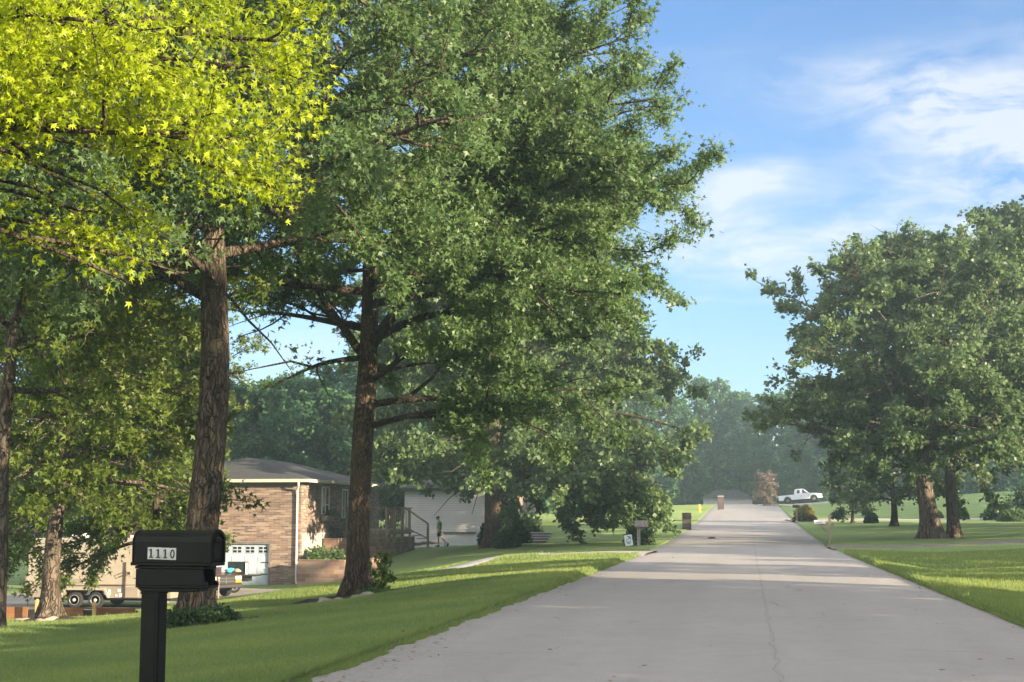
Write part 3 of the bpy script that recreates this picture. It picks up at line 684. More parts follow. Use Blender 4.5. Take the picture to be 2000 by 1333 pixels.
# --- behind the brick house
GB = 'background trees behind the brick house'
b1 = tree('backyard_tree', PX(440, 100), 101, 11, 6.4, .25, 2, int(42000*QF), .26, 73, 'round', 'leaf_far', 'bark', 'oval', label='tree behind the peak of the brick house roof', group=GB)
b2 = tree('backyard_tree', PX(565, 118), 119, 12.5, 6.6, .25, 2, int(36000*QF), .28, 79, 'spread', 'leaf_far', 'bark', 'oval', label='lower tree below the gap of sky behind the brick house', group=GB)
for (u, Y, s, lab, src) in ((655, 108, .95, 'tree behind the brick house between the two thick oak trunks', b1), (800, 112, 1.25, 'tall tree standing behind the wooden deck', b1), (900, 124, 1.3, 'tree behind the pale garage with siding', b2),
                            (730, 134, 1.2, 'farther tree above the deck railing', b2), (500, 140, 1.15, 'far tree at the left below the gap of sky', b1), (1010, 132, 1.25, 'tree behind the wide maple trunk', b1), (620, 150, 1.0, 'farthest tree below the gap of sky', b2)):
    xx = PX(u, Y); copy_tree(src, (xx, Y, g(xx, Y)), u*.7, lab, s, GB)
# --- right lawn
R1 = P(1818, 1052, 78)
tree('maple_tree', R1.x, R1.y, 14.3, 8.9, .43,  3.2, int(165000*QF), .20, 83, 'spread', 'leaf_maple', 'bark_pale', 'oval', roots=1.1, nl=42, lean=(-.01, 0), flute=.22, gap=-.12, extra=[(4.6, R(182), R(12), 8.8), (5.5, R(200), R(10), 8.4)],
     label='spreading maple with the thickest gnarled trunk on the right lawn')
R2_ = P(1862, 1054, 80)
tree('maple_tree', R2_.x, R2_.y, 14.8, 8.4, .31, 4.2, int(120000*QF), .20, 89, 'spread', 'leaf_maple', 'bark_pale', 'oval', roots=.9, nl=36, lean=(.03, 0), flute=.14, gap=-.14,
     label='maple with slimmer forked trunk just right of the gnarled one', extra=[(3.6, R(175), R(60), 7), (4.2, R(20), R(55), 7), (3.4, R(-20), R(35), 6)])
R3 = P(1747, 1027, 102)
tree('crabapple_tree', R3.x, R3.y, 7.5, 5.0, .22, 1.7, int(34000*QF), .2, 97, 'spread', 'leaf_maple', 'bark', 'oval', label='small low crabapple tree left of the gnarled maple trunk')
tree('ash_tree', PX(2030, 96), 96, 19, 8.5, .4, 4, int(60000*QF), .25, 101, 'spread', 'leaf_dark', 'bark', 'oval', label='tall dark ash tree at the right border of the picture')
tree('ornamental_tree', PX(1665, 118), 118, 5.4, 2.3, .12, .9, int(14000*QF), .2, 103, 'round', 'leaf_dark', 'bark', 'oval', label='small dark ornamental tree behind the white mailbox post')
tree('red_cedar_tree', P(1493, 985, 192).x, 192, 3.4, 1.7, .12, .2, int(9000*QF), .17, 107, 'round', 'leaf_red', 'bark', 'oval', label='small pinkish brown tree left of the white pickup')
# --- far trees beyond the crest
GF = 'trees beyond the crest of the road'
f1 = tree('poplar_tree', PX(1395, 238), 238, 19.5, 6.5, .35, 2, int(30000*QF), .42, 109, 'round', 'leaf_far', 'bark', 'oval', label='tall tree straight over the crest at the end of the road', group=GF)
f2 = tree('pine_tree', PX(1330, 225), 226, 16, 5.2, .35, 1.2, int(26000*QF), .38, 113, 'cone', 'leaf_far', 'bark', 'oval', label='dark pine left of the road crest behind the hydrant', group=GF)
far = [(1275, 205, .95, f1, 'tree behind the low hanging maple leaves'), (1220, 190, .9, f1, 'tree behind the wooden mailbox far away'), (1150, 178, .95, f1, 'tree behind the wooden bench'), (1080, 165, 1.0, f1, 'tree behind the concrete steps'),
       (1438, 262, 1.0, f1, 'tree just right of the tallest at the road end'), (1370, 270, .95, f2, 'pine seen between the two tall trees at the road end'), (1470, 232, .8, f2, 'pine above the rusty conical tree'), (1510, 225, .82, f1, 'tree over the bed of the white pickup'),
       (1560, 215, .78, f2, 'pine right behind the white pickup'), (1600, 232, .95, f1, 'tree over the nose of the white pickup'), (1650, 210, .85, f2, 'pine right of the white pickup'), (1700, 225, 1.0, f1, 'tree behind the crabapple'), (1760, 215, .95, f2, 'pine seen behind the gnarled maple'),
       (1800, 235, 1.1, f1, 'tree beyond the gnarled maple'), (1870, 222, 1.0, f1, 'tree on the hill behind the slim forked trunk'), (1930, 210, 1.0, f2, 'pine on top of the lawn hill'), (1985, 225, 1.15, f1, 'tree at the right end of the lawn hill'), (2050, 205, 1.1, f1, 'tree just outside the right edge on the hill'), (1000, 172, 1.1, f1, 'tree behind the pale house'), (930, 190, 1.1, f2, 'pine behind the pale garage')]
for u, Y, s, src, lab in far:
    xx = PX(u, Y); copy_tree(src, (xx, Y, g(xx, Y)-.1), u*1.3, lab, s, GF, 'poplar_tree' if src is f1 else 'pine_tree')
# --- a wood closing the horizon
def woods(name, arc, n, size, seed, label):
    rng = np.random.default_rng(seed); t = rng.uniform(0, 1, n); ax = np.array([a[0] for a in arc]); ay = np.array([a[1] for a in arc])
    tt = np.linspace(0, 1, len(arc)); cx = np.interp(t, tt, ax)+rng.normal(size=n)*4; cyy = np.interp(t, tt, ay)+rng.normal(size=n)*4
    top = 11+3*np.sin(t*31)+2.2*np.sin(t*77+1)+1.6*np.sin(t*141)
    zz = rng.uniform(0, 1, n)**.8*top; z0 = gz(cx, cyy)
    C = np.stack([cx, cyy, z0+zz], -1)
    V, F, nv = leaves(rng, C, rng.normal(size=(n, 3)), size, 'oval', .2)
    tn = np.clip(.45+.25*np.sin(cx*.7)*np.sin(zz*.8)+rng.normal(0, .12, n), 0, 1)
    return tag(mesh_np(name, V, F, M['leaf_far'], tint=np.repeat(tn, nv)), label, 'woods', kind='stuff')
woods('distant_woods', [(-130, 90), (-95, 165), (-50, 215), (-15, 262), (0, 275), (20, 262), (60, 245), (120, 200)], int(90000*QF), .85, 5, 'far-off dark woods closing the horizon')
# --- unseen trees right of the viewer, sized and spaced to shade road, lawns and trunks
GS = 'shade trees right of the road beside the viewer'
sh = None
for (x, y, H, r, cl, lab) in SHADE:
    if sh is None:
        sh = tree('shade_tree', x, y, 12, 5.5, .28, 1.2, int(34000*QF), .26, 201, 'round', 'leaf_dark', 'bark', 'oval', label=lab, group=GS, branch_twigs=False); sh.scale = (r/5.5, r/5.5, H/12)
    else:
        c = copy_tree(sh, (x, y, g(x, y)-cl), x+y, lab, 1, GS); c.scale = (r/5.5, r/5.5, H/12)

# ---------------------------------------------------------------- the black mailbox
def mailbox():
    bx, by = PX(306, 10.95), 10.95
    z0 = g(bx, by)
    rt = empty('mailbox', (bx, by, 0), R(-7), 'black plastic mailbox on a thick post with house number 1110', 'mailbox')
    zb = PZ(350, 1105, 10.8)      # underside of the box
    zt = PZ(350, 1036, 10.8)
    h = zt-zb; wd = .235; x0, x1 = PX(275, 10.95)-bx, PX(430, 10.9)-bx
    def arch(w_, z_a, z_b, r, n=14):
        """rounded-top outline in (y,z)"""
        pts = [(-w_/2, z_a)]
        for k in range(n+1):
            a = math.pi-math.pi*k/n
            pts.append((math.cos(a)*w_/2, z_b-r+math.sin(a)*r))
        pts.append((w_/2, z_a)); return pts
    b = MB(); b.prism(arch(wd, zb+.02, zt, .088), x0+.008, x1-.035, 'X'); bo = b.build('body', M['black'], rt, .004)
    b = MB(); b.prism(arch(wd+.010, zb+.02, zt+.004, .092), x0-.004, x0+.006, 'X'); b.build('rear_cap', M['black'], rt, .003)
    # hood rim round the door, door recessed inside it
    o_ = arch(wd+.016, zb+.02, zt+.008, .096); i_ = arch(wd-.030, zb+.022, zt-.016, .078)
    b = MB(); n = len(o_); vs = [(x1-.045, p[0], p[1]) for p in o_]+[(x1, p[0], p[1]) for p in o_]+[(x1-.045, p[0], p[1]) for p in i_]+[(x1, p[0], p[1]) for p in i_]
    fs = []
    for i in range(n-1):
        fs += [(i, i+1, n+i+1, n+i), (2*n+i, 3*n+i, 3*n+i+1, 2*n+i+1), (n+i, n+i+1, 3*n+i+1, 3*n+i), (i, 2*n+i, 2*n+i+1, i+1)]
    fs += [(0, n, 3*n, 2*n), (n-1, 3*n-1, 4*n-1, 2*n-1)]
    b.add(vs, fs).build('hood_rim', M['black'], rt, .002)
    d = MB(); d.prism(arch(wd-.034, zb+.03, zt-.020, .076), x1-.038, x1-.014, 'X'); do = d.build('door', M['black'], rt, .004)
    d = MB(); d.b2(x1-.0135, x1-.009, -.055, .055, zb+.045, zt-.095); d.build('door_panel', M['black'], do, .003)
    hd = []
    for k in range(9):
        a = math.pi*k/8; hd.append((math.cos(a)*.048, zt-.088+math.sin(a)*.036))
    d = MB(); d.prism(hd, x1-.0135, x1+.012, 'X'); d.build('handle', M['black'], do, .006)
    # ledge under the box and stepped bracket
    b = MB(); b.b2(x0-.022, x1+.004, -.112, .112, zb-.004, zb+.022); b.build('ledge', M['black'], rt, .005)
    b = MB(); b.b2(x0+.010, x1-.06, -.098, .098, zb-.028, zb-.006); b.build('ledge_moulding', M['black'], rt, .005)
    # newspaper slot: a box open at the door end
    z1, z2 = zb-.155, zb-.03
    b = MB(); b.b2(x0+.015, x1-.075, -.092, -.078, z1, z2); b.b2(x0+.015, x1-.075, .078, .092, z1, z2); b.b2(x0+.015, x1-.035, -.092, .092, z1-.016, z1-.001); b.b2(x0+.015, x0+.03, -.077, .077, z1, z2)
    b.prism([(x1-.075, z1), (x1-.03, z1), (x1-.035, z1+.03), (x1-.06, z1+.034), (x1-.075, z2)], -.0915, -.079, 'Y')
    b.prism([(x1-.075, z1), (x1-.03, z1), (x1-.035, z1+.03), (x1-.06, z1+.034), (x1-.075, z2)], .079, .0915, 'Y')
    b.build('newspaper_slot', M['black'], rt, .004)
    b = MB(); b.prism([(x0+.02, z1-.018), (x1-.10, z1-.018), (x1-.13, z1-.045), (x0+.13, z1-.050), (x0+.06, z1-.045)], -.085, .085, 'Y'); b.build('bracket', M['black'], rt, .006)
    # post: thick sleeve with recessed panels
    pz = z1-.045
    b = MB(); b.b2(-.073, .073, -.073, .073, z0-.1, pz); po = b.build('post', M['black'], rt, .008)
    b = MB()
    for s_ in (-1, 1):
        b.b2(-.052, .052, s_*.0745-.003, s_*.0745+.003, z0+.1, pz-.06); b.b2(s_*.0745-.003, s_*.0745+.003, -.052, .052, z0+.1, pz-.06)
    b.build('post_panel', M['black'], po, .002)
    b = MB(); b.b2(-.078, .078, -.078, .078, pz-.02, pz-.001); b.build('post_collar', M['black'], po, .004)
    # number plates, four tiles
    M['tile'] = pmat('tile_white', (.50, .50, .46), .5, .15, 14)
    M['ink'] = pmat('ink', (.02, .02, .02), .5)
    yq = -wd/2; px0, pw, ph = PX(296, 10.85)-bx, .060, .090
    for k, ch in enumerate('1110'):
        xa = px0+k*.0605; za = zb+.046-.0015*k
        t = MB(); t.b2(xa, xa+.0595, yq-.003, yq-.0005, za, za+ph); to = t.build('number_tile', M['tile'], rt)
        yy0, yy1 = yq-.0045, yq-.0032; cx = xa+.0298
        q = MB()
        if ch == '1':
            q.b2(cx-.0072, cx+.0072, yy0, yy1, za+.016, za+.078); q.b2(cx-.0175, cx+.0175, yy0-.0003, yy1, za+.010, za+.019)
            q.prism([(cx-.0068, za+.078), (cx-.018, za+.069), (cx-.018, za+.063), (cx-.0068, za+.067)], yy0-.0003, yy1, 'Y')
        else:
            m_ = 22; vs = []
            for rr_x, rr_z in ((.0195, .0345), (.0088, .0225)):
                for yq_ in (yy0, yy1):
                    vs += [(cx+rr_x*math.cos(2*math.pi*j/m_), yq_, za+.045+rr_z*math.sin(2*math.pi*j/m_)) for j in range(m_)]
            fs = []
            for j in range(m_):
                k2 = (j+1) % m_
                fs += [(j, k2, 2*m_+k2, 2*m_+j), (j, m_+j, m_+k2, k2), (2*m_+j, 2*m_+k2, 3*m_+k2, 3*m_+j)]
            q.add(vs, fs)
        q.build('digit', M['ink'], to)
mailbox()

# ---------------------------------------------------------------- brick house
BR = [(.20, .138, .105), (.155, .105, .082), (.24, .17, .13), (.115, .082, .07), (.30, .23, .175), (.19, .13, .10)]
M['brick'] = brickmat('brick', BR, .42, .085)
M['roof'] = pmat('shingles', (.045, .046, .046), .95, .2, 5, .6, 18, stretch=(1, 1, 4))
M['fascia'] = pmat('fascia', (.50, .45, .37), .6, .05)
M['gdoor'] = pmat('garage_paint', (.40, .47, .52), .5, .05)
M['render'] = pmat('foundation_render', (.42, .38, .33), .9, .15, 3)
M['soffit'] = pmat('soffit', (.14, .13, .12), .8)
def hip(x0, x1, y0, y1, z, rise, oh, run, name, parent, gable=False):
    """hip roof with ridge along Y"""
    xa, xb, ya, yb = x0-oh, x1+oh, y0-oh, y1+oh; xm = (xa+xb)/2; t = .16
    ry0, ry1 = (ya, yb) if gable else (ya+run, yb-run)
    vs = [(xa, ya, z), (xb, ya, z), (xb, yb, z), (xa, yb, z), (xm, ry0, z+rise), (xm, ry1, z+rise)]
    vs2 = [(v[0], v[1], v[2]-t) for v in vs[:4]]
    b = MB(); b.add(vs+vs2, [(0, 1, 4), (1, 2, 5, 4), (2, 3, 5), (3, 0, 4, 5), (0, 6, 7, 1), (1, 7, 8, 2), (2, 8, 9, 3), (3, 9, 6, 0), (6, 9, 8, 7)])
    return b.build(name, M['roof'], parent)
def wall_with_hole(b, x0, x1, z0, z1, y0, y1, hx0, hx1, hz0, hz1):
    b.b2(x0, hx0, y0, y1, z0, z1); b.b2(hx1, x1, y0, y1, z0, z1); b.b2(hx0, hx1, y0, y1, hz1, z1)
    if hz0 > z0+.01: b.b2(hx0, hx1, y0, y1, z0, hz0)
def brick_house():
    X1 = PX(588, 72); X0 = X1-8.8; Y0, Y1 = 72.0, 88.0; zg = PZ(588, 1143, 72)-.15; ze = PZ(588, 941, 72)
    rt = empty('brick_house', (X1, Y0, 0), 0, 'brown brick house with hip roof and basement garage facing the viewer', 'house')
    ox, oy = X1, Y0
    gx0, gx1 = PX(400, 72)-ox, PX(526, 72)-ox; gz0, gz1 = zg+.1, PZ(526, 1060, 72)
    b = MB(); wall_with_hole(b, X0-ox, 0, zg, ze-.02, 0, .25, gx0, gx1, zg, gz1)
    b.b2(X0-ox, X0-ox+.25, .2505, Y1-oy, zg, ze-.02); b.b2(X0-ox+.2505, 0, Y1-oy-.25, Y1-oy, zg, ze-.02)
    # front wall (faces the road), window openings
    zf = PZ(600, 1042, 73)
    wins = [(3.6, 4.9, PZ(628, 1003, 76), PZ(628, 953, 76)), (7.6, 8.6, PZ(655, 1010, 80), PZ(655, 958, 80))]
    def front(b, za, zb_):
        ys = .2505
        for (a, c, w0, w1) in wins:
            b.b2(-.25, 0, ys, a, za, zb_); b.b2(-.25, 0, a, c, za, w0); b.b2(-.25, 0, a, c, w1, zb_); ys = c
        b.b2(-.25, 0, ys, Y1-oy-.2505, za, zb_)
    front(b, zf, ze-.02)
    b.build('wall', M['brick'], rt)
    b = MB(); b.b2(-.25, .02, .2505, Y1-oy-.2505, zg, zf-.002); b.build('foundation', M['render'], rt)
    b = MB(); b.b2(X0-ox-.02, .025, -.02, .24, ze-.24, ze-.02); b.build('frieze', M['soffit'], rt)
    ro = hip(X0-ox, 0, 0, Y1-oy, ze+.13, PZ(500, 893, 76)-ze-.13, .45, 4.8, 'roof', rt)
    b = MB(); oh = .47
    b.b2(X0-ox-oh-.05, oh+.05, -oh-.07, -oh+.02, ze-.04, ze+.12); b.b2(oh-.02, oh+.06, -oh+.022, Y1-oy+oh, ze-.04, ze+.12); b.build('gutter', M['fascia'], rt, .01)
    # garage door
    gd = MB(); gd.b2(gx0, gx1, .10, .14, gz0-.1, gz1-.10); gdo = gd.build('garage_door', M['gdoor'], rt)
    gp = MB(); n = 5; hh = (gz1-.1-gz0)/4; ww = (gx1-gx0)/n
    for r_ in range(4):
        for c_ in range(n):
            if r_ == 3: continue
            a, b_ = gx0+c_*ww+.07, gx0+(c_+1)*ww-.07; z_a, z_b = gz0+r_*hh+.08, gz0+(r_+1)*hh-.08
            gp.b2(a, b_, .085, .101, z_a, z_b)
    gp.build('door_panel', M['gdoor'], gdo, .01)
    for c_ in range(n):
        a, b_ = gx0+c_*ww+.16, gx0+(c_+1)*ww-.10; z_a, z_b = gz0+3*hh+.10, gz0+4*hh-.12
        wv = MB(); wv.b2(a, b_, .080, .099, z_a, z_b); wo_ = wv.build('window', M['glass'], gdo)
        s = MB(); s.b2(a, b_, .070, .079, (z_a+z_b)/2-.022, (z_a+z_b)/2+.022); s.b2((a+b_)/2-.022, (a+b_)/2+.022, .069, .0795, z_a, z_b); s.b2(a-.02, b_+.02, .070, .079, z_b, z_b+.03); s.b2(a-.02, b_+.02, .070, .079, z_a-.03, z_a); s.build('muntin', M['gdoor'], wo_)
    st = MB()
    for z_ in (PZ(520, 1099, 72), PZ(520, 1122, 72)): st.b2(gx1-.42, gx1-.03, .070, .084, z_-.02, z_+.025)
    st.build('strap_hinge', M['dark'], gdo)
    b = MB(); b.b2(gx0-.05, gx1+.07, -.015, .26, gz1-.09, gz1+.04); b.b2(gx1+.002, gx1+.09, -.015, .26, zg, gz1-.092); b.build('door_trim', M['soffit'], rt)
    b = MB(); b.b2(gx0+.02, gx1, .145, .20, zg, gz1); b.build('garage_interior', M['dark'], rt)
    # windows on the front wall
    for (a, c, w0, w1) in wins:
        f = MB(); t = .075
        f.b2(.0, .06, a-.06, c+.06, w1-.01, w1+.07); f.b2(0, .09, a-.08, c+.08, w0-.07, w0+.01); f.b2(0, .06, a-.06, a+.03, w0+.012, w1-.012); f.b2(0, .06, c-.03, c+.06, w0+.012, w1-.012)
        f.b2(.0, .05, (a+c)/2-.05, (a+c)/2+.05, w0+.012, w1-.012); f.b2(0, .045, a+.032, (a+c)/2-.052, (w0*2+w1)/3-.03, (w0*2+w1)/3+.03); f.b2(0, .045, (a+c)/2+.052, c-.032, (w0*2+w1)/3-.03, (w0*2+w1)/3+.03)
        fo = f.build('window', M['white'], rt)
        p = MB(); p.b2(-.12, -.08, a, c, w0, w1); p.build('pane', M['glass'], fo)
    a, c, w0, w1 = wins[0]
    b = MB(); b.prism([(.02, w0-.42), (.28, w0-.36), (.36, w0-.12), (.02, w0-.12)], a-.05, c+.2, 'Y'); wb = b.build('window_box', M['wood'], rt)
    # downspouts
    dx = PX(582, 71.9)-ox
    b = MB(); b.tube([(dx+.12, -.5, ze-.03), (dx+.12, -.48, ze-.16), (dx-.05, -.12, ze-.40), (dx-.05, -.10, ze-.7)], .055, 8); b.tube([(dx-.05, -.10, ze-.68), (dx-.05, -.10, zg+.35), (dx+.0, -.16, zg+.2)], .05, 8); b.build('downspout', M['white'], rt)
    b = MB(); b.tube([(.5, 8.9, ze), (.1, 8.9, ze-.3), (.1, 8.9, ze-2.0), (.5, 8.9, ze-2.5)], .05, 8); b.build('downspout', M['white'], rt)
    return X1, zg, ze
HX, HZG, HZE = brick_house()
# retaining walls
M['block'] = brickmat('block', [(.27, .17, .12), (.32, .21, .15), (.22, .14, .10), (.36, .25, .18)], .45, .2)
def retaining(name, pts, ztop, zbot, label):
    b = MB(); n = len(pts)
    for i in range(n-1):
        (xa, ya), (xb, yb) = pts[i], pts[i+1]; L = math.hypot(xb-xa, yb-ya); a = math.atan2(yb-ya, xb-xa)
        zt = ztop[i] if hasattr(ztop, '__len__') else ztop
        b.box(((xa+xb)/2, (ya+yb)/2, (zt+zbot)/2), (L+.02, .28, zt-zbot), a)
    o = b.build('block_course', M['block'])
    r = empty(name, (0, 0, 0), 0, label, 'wall'); o.parent = r
    b = MB()
    for i in range(n-1):
        (xa, ya), (xb, yb) = pts[i], pts[i+1]; L = math.hypot(xb-xa, yb-ya); a = math.atan2(yb-ya, xb-xa)
        zt = ztop[i] if hasattr(ztop, '__len__') else ztop
        b.box(((xa+xb)/2, (ya+yb)/2, zt+.03), (L+.06, .34, .055), a)
    b.build('cap', M['block'], r, .01)
z_lo = PZ(620, 1094, 72.5); z_up = PZ(700, 1053, 77)
retaining('retaining_wall', [(HX+.15, 71.2), (HX+2.6, 71.0), (HX+3.1, 72.5), (HX+3.2, 76)], z_lo, HZG-.4, 'lower brown block retaining wall at the corner of the brick house')
retaining('retaining_wall', [(HX+.15, 75.8), (HX+1.0, 75.6), (HX+2.2, 77), (HX+2.9, 79.5), (HX+3.2, 83)], z_up, HZG-.4, 'upper block retaining wall below the wooden deck')
b = MB(); b.b2(HX+.2, HX+3.0, 71.4, 75.6, HZG-.3, z_lo-.1); tag(b.build('garden_bed', M['mulch']), kind='structure', label='mulch bed behind the lower retaining wall', cat='garden bed')
b = MB(); b.prism([(HX+.2, 76.2), (HX+1.0, 76.0), (HX+2.0, 77.2), (HX+2.6, 79.5), (HX+3.0, 83), (HX+.2, 83)], HZG-.3, z_up-.08, 'Z'); tag(b.build('garden_bed', M['mulch']), kind='structure', label='mulch bed behind the upper retaining wall', cat='garden bed')
for (u, v, Y, r_, lab, mt) in ((622, 1085, 72.6, .55, 'leafy green shrub in the lower planting bed', 'leaf_maple'), (612, 1092, 72.0, .3, 'low pale shrub beside the downspout', 'leaf_oak'), (655, 1090, 73.4, .45, 'green shrub in the lower bed next to the oak trunk', 'leaf_maple')):
    p = P(u, v, Y); shrub('shrub', p.x, p.y, r_*1.1, r_, r_*1.1, 900, .13, int(u), mt, lab, z=z_lo-.1)
for (u, Y, r_, lab, mt) in ((645, 77.5, .6, 'dark green shrub on the upper bed below the window box', 'leaf_dark'), (625, 77, .3, 'light green low shrub on the upper bed', 'leaf_warm'), (745, 81, .35, 'wispy yellow-green shrub in front of the deck', 'leaf_warm')):
    xx = PX(u, Y); shrub('shrub', xx, Y, r_*1.2, r_, r_*1.05, 900, .13, int(u)+3, mt, lab, z=z_up-.08)
shrub('flowering_plant', HX+.26, 76.5, .3, .7, .22, 500, .09, 5, 'leaf_dark', 'dark plant spilling from the window box', z=PZ(630, 1007, 76), cat='plant')
# deck
def deck():
    zd = PZ(745, 1034, 82); zr = PZ(745, 993, 82); xa, xb = HX+.25, HX+2.6; ya, yb = 79.5, 85.2
    rt = empty('deck', (xa, ya, 0), 0, 'weathered wooden deck with railing and stair rail before the brick house', 'deck')
    ox, oy = xa, ya; W_, L_ = xb-xa, yb-ya
    b = MB()
    for k in range(int(W_/.15)): b.b2(k*.15, k*.15+.14, 0, L_, zd-.04, zd)
    b.build('platform', M['wood'], rt)
    b = MB(); b.b2(-.0, W_, -.045, -.003, zd-.28, zd-.045); b.b2(W_+.003, W_+.045, -.045, L_, zd-.28, zd-.045); b.build('rim_joist', M['wood'], rt)
    b = MB(); b.b2(0, W_, .06, .09, HZG+1, zd-.3); b.build('skirt_board', M['woodgray'], rt)
    for (x_, y_) in [(0.05, 0), (W_-.05, 0), (W_-.05, L_*.33), (W_-.05, L_*.66), (W_-.05, L_-.05), (0.05, L_-.05)]:
        b = MB(); b.b2(x_-.06, x_+.06, y_-.06, y_+.06, HZG+.8, zr); b.build('post', M['wood'], rt, .005)
    b = MB(); b.b2(-.05, W_+.08, -.10, .10, zr+.002, zr+.045); b.b2(W_-.15, W_+.08, .102, L_+.05, zr+.002, zr+.045); b.build('top_rail', M['wood'], rt, .005)
    b = MB(); n = 7
    for k in range(n): b.b2(.3+k*(W_-.4)/n, .33+k*(W_-.4)/n, -.02, .02, zd, zr)
    for k in range(14): b.b2(W_-.06, W_-.03, .3+k*(L_-.4)/14, .33+k*(L_-.4)/14, zd, zr)
    b.build('balusters', M['wood'], rt)
    # stairs going down toward the road side
    b = MB(); n = 4
    for k in range(n): b.b2(W_+.05+k*.3, W_+.37+k*.3, L_-1.4, L_-.1, zd-(k+1)*.18-.04, zd-(k+1)*.18)
    b.build('stair', M['wood'], rt)
    zs = zd-.75
    b = MB(); b.tube([(W_, L_-1.42, zr+.03), (W_+1.35, L_-1.42, zs+1.05)], [.06, .06], 6); b.tube([(W_, L_-1.42, zd+.1), (W_+1.35, L_-1.42, zs+.2)], [.04, .04], 6)
    b.build('stair_rail', M['wood'], rt)
    b = MB(); b.b2(W_+1.28, W_+1.40, L_-1.48, L_-1.36, zs-.7, zs+1.05); b.build('post', M['wood'], rt, .005)
    return zd, xa, xb
ZD, DX0, DX1 = deck()
# patio chair on the deck
def patio_chair(x, y, z, rz, label):
    rt = empty('patio_chair', (x, y, z), rz, label, 'chair')
    b = MB()
    for k in range(7): b.box((-.28-.03*k, 0, .45+.085*k), (.02, .5, .055), ry=-.25)
    b.build('backrest', M['dark'], rt)
    b = MB(); b.box((0, 0, .42), (.52, .52, .03)); b.build('seat', M['dark'], rt)
    for sx in (-1, 1):
        for sy in (-1, 1):
            b = MB(); b.tube([(.24*sx, .24*sy, 0), (.22*sx, .24*sy, .42)], .018, 6); b.build('leg', M['dark'], rt)
    for sy in (-1, 1): b = MB(); b.tube([(.24, .26*sy, .42), (.22, .27*sy, .63), (-.25, .27*sy, .66)], .02, 6); b.build('arm', M['dark'], rt)
xx = PX(662, 80.3); patio_chair(xx, 80.3, ZD, R(-20), 'black slatted patio chair on the deck beside the downspout')

# ---------------------------------------------------------------- pale house with siding and its low garage door
M['siding'] = sidingmat('siding', (.56, .545, .55), .16)
M['gwhite'] = pmat('white_door', (.62, .63, .68), .5, .04)
def pale_house():
    X1 = PX(990, 100); X0 = PX(790, 100); Y0, Y1 = 100., 114.; zg = PZ(900, 1075, 100); ze = PZ(900, 958, 100)
    rt = empty('siding_house', (X1, Y0, 0), 0, 'pale grey house with horizontal siding and white garage door behind the person', 'house')
    a, c = PX(868, 100)-X1, PX(928, 100)-X1; zt = PZ(900, 1041, 100); W = X0-X1
    b = MB(); wall_with_hole(b, W, 0, zg-.3, ze, 0, .2, a, c, zg-.3, zt); b.b2(W, W+.2, .2005, 14, zg-.3, ze); b.b2(W+.2005, 0, 13.8, 14, zg-.3, ze); b.build('wall', M['siding'], rt)
    b = MB()
    for (y_a, y_b, z_a, z_b) in ((.2005, 13.79, zg-.3, zg+1.9), (.2005, 4, zg+1.9, ze), (5.2, 8.2, zg+1.9, ze), (9.2, 13.79, zg+1.9, ze), (4, 5.2, zg+3.4, ze), (8.2, 9.2, zg+4.0, ze)): b.b2(-.2, 0, y_a, y_b, z_a, z_b)
    b.build('front_wall', M['brick'], rt)
    b = MB(); b.b2(-.15, .05, 4, 5.2, zg+1.9, zg+3.4); wo_ = b.build('window', M['glass'], rt); b = MB()
    for k in range(5): b.b2(.052, .08, 4+k*.28, 4.05+k*.28, zg+1.9, zg+3.4)
    for k in range(5): b.b2(.053, .079, 4, 5.2, zg+1.9+k*.36, zg+1.95+k*.36)
    b.build('muntin', M['white'], wo_)
    b = MB(); b.b2(-.15, -.05, 8.2, 9.2, zg+1.9, zg+4.0); b.build('door', M['woodgray'], rt)
    b = MB(); b.b2(a, c, .1, .14, zg-.3, zt-.07); gd = b.build('garage_door', M['gwhite'], rt)
    b = MB()
    for k in range(4): b.b2(a+.02, c-.02, .09, .099, zg+.02+k*.52, zg+.5+k*.52)
    b.build('door_panel', M['gwhite'], gd, .008)
    b = MB(); b.b2(a-.08, c+.08, -.03, .1, zt-.065, zt+.06); b.build('door_trim', M['soffit'], rt)
    b = MB(); b.b2(a-.09, a-.002, -.02, .1, zg-.3, zt-.07); b.b2(c+.002, c+.09, -.02, .1, zg-.3, zt-.07); b.build('door_jamb', M['gwhite'], rt)
    hip(W, 0, 0, 14, ze+.15, 1.6, .45, 4, 'roof', rt)
    b = MB(); b.b2(-.07, .07, -.06, -.002, zg-.3, ze); b.build('corner_board', M['white'], rt)
pale_house()
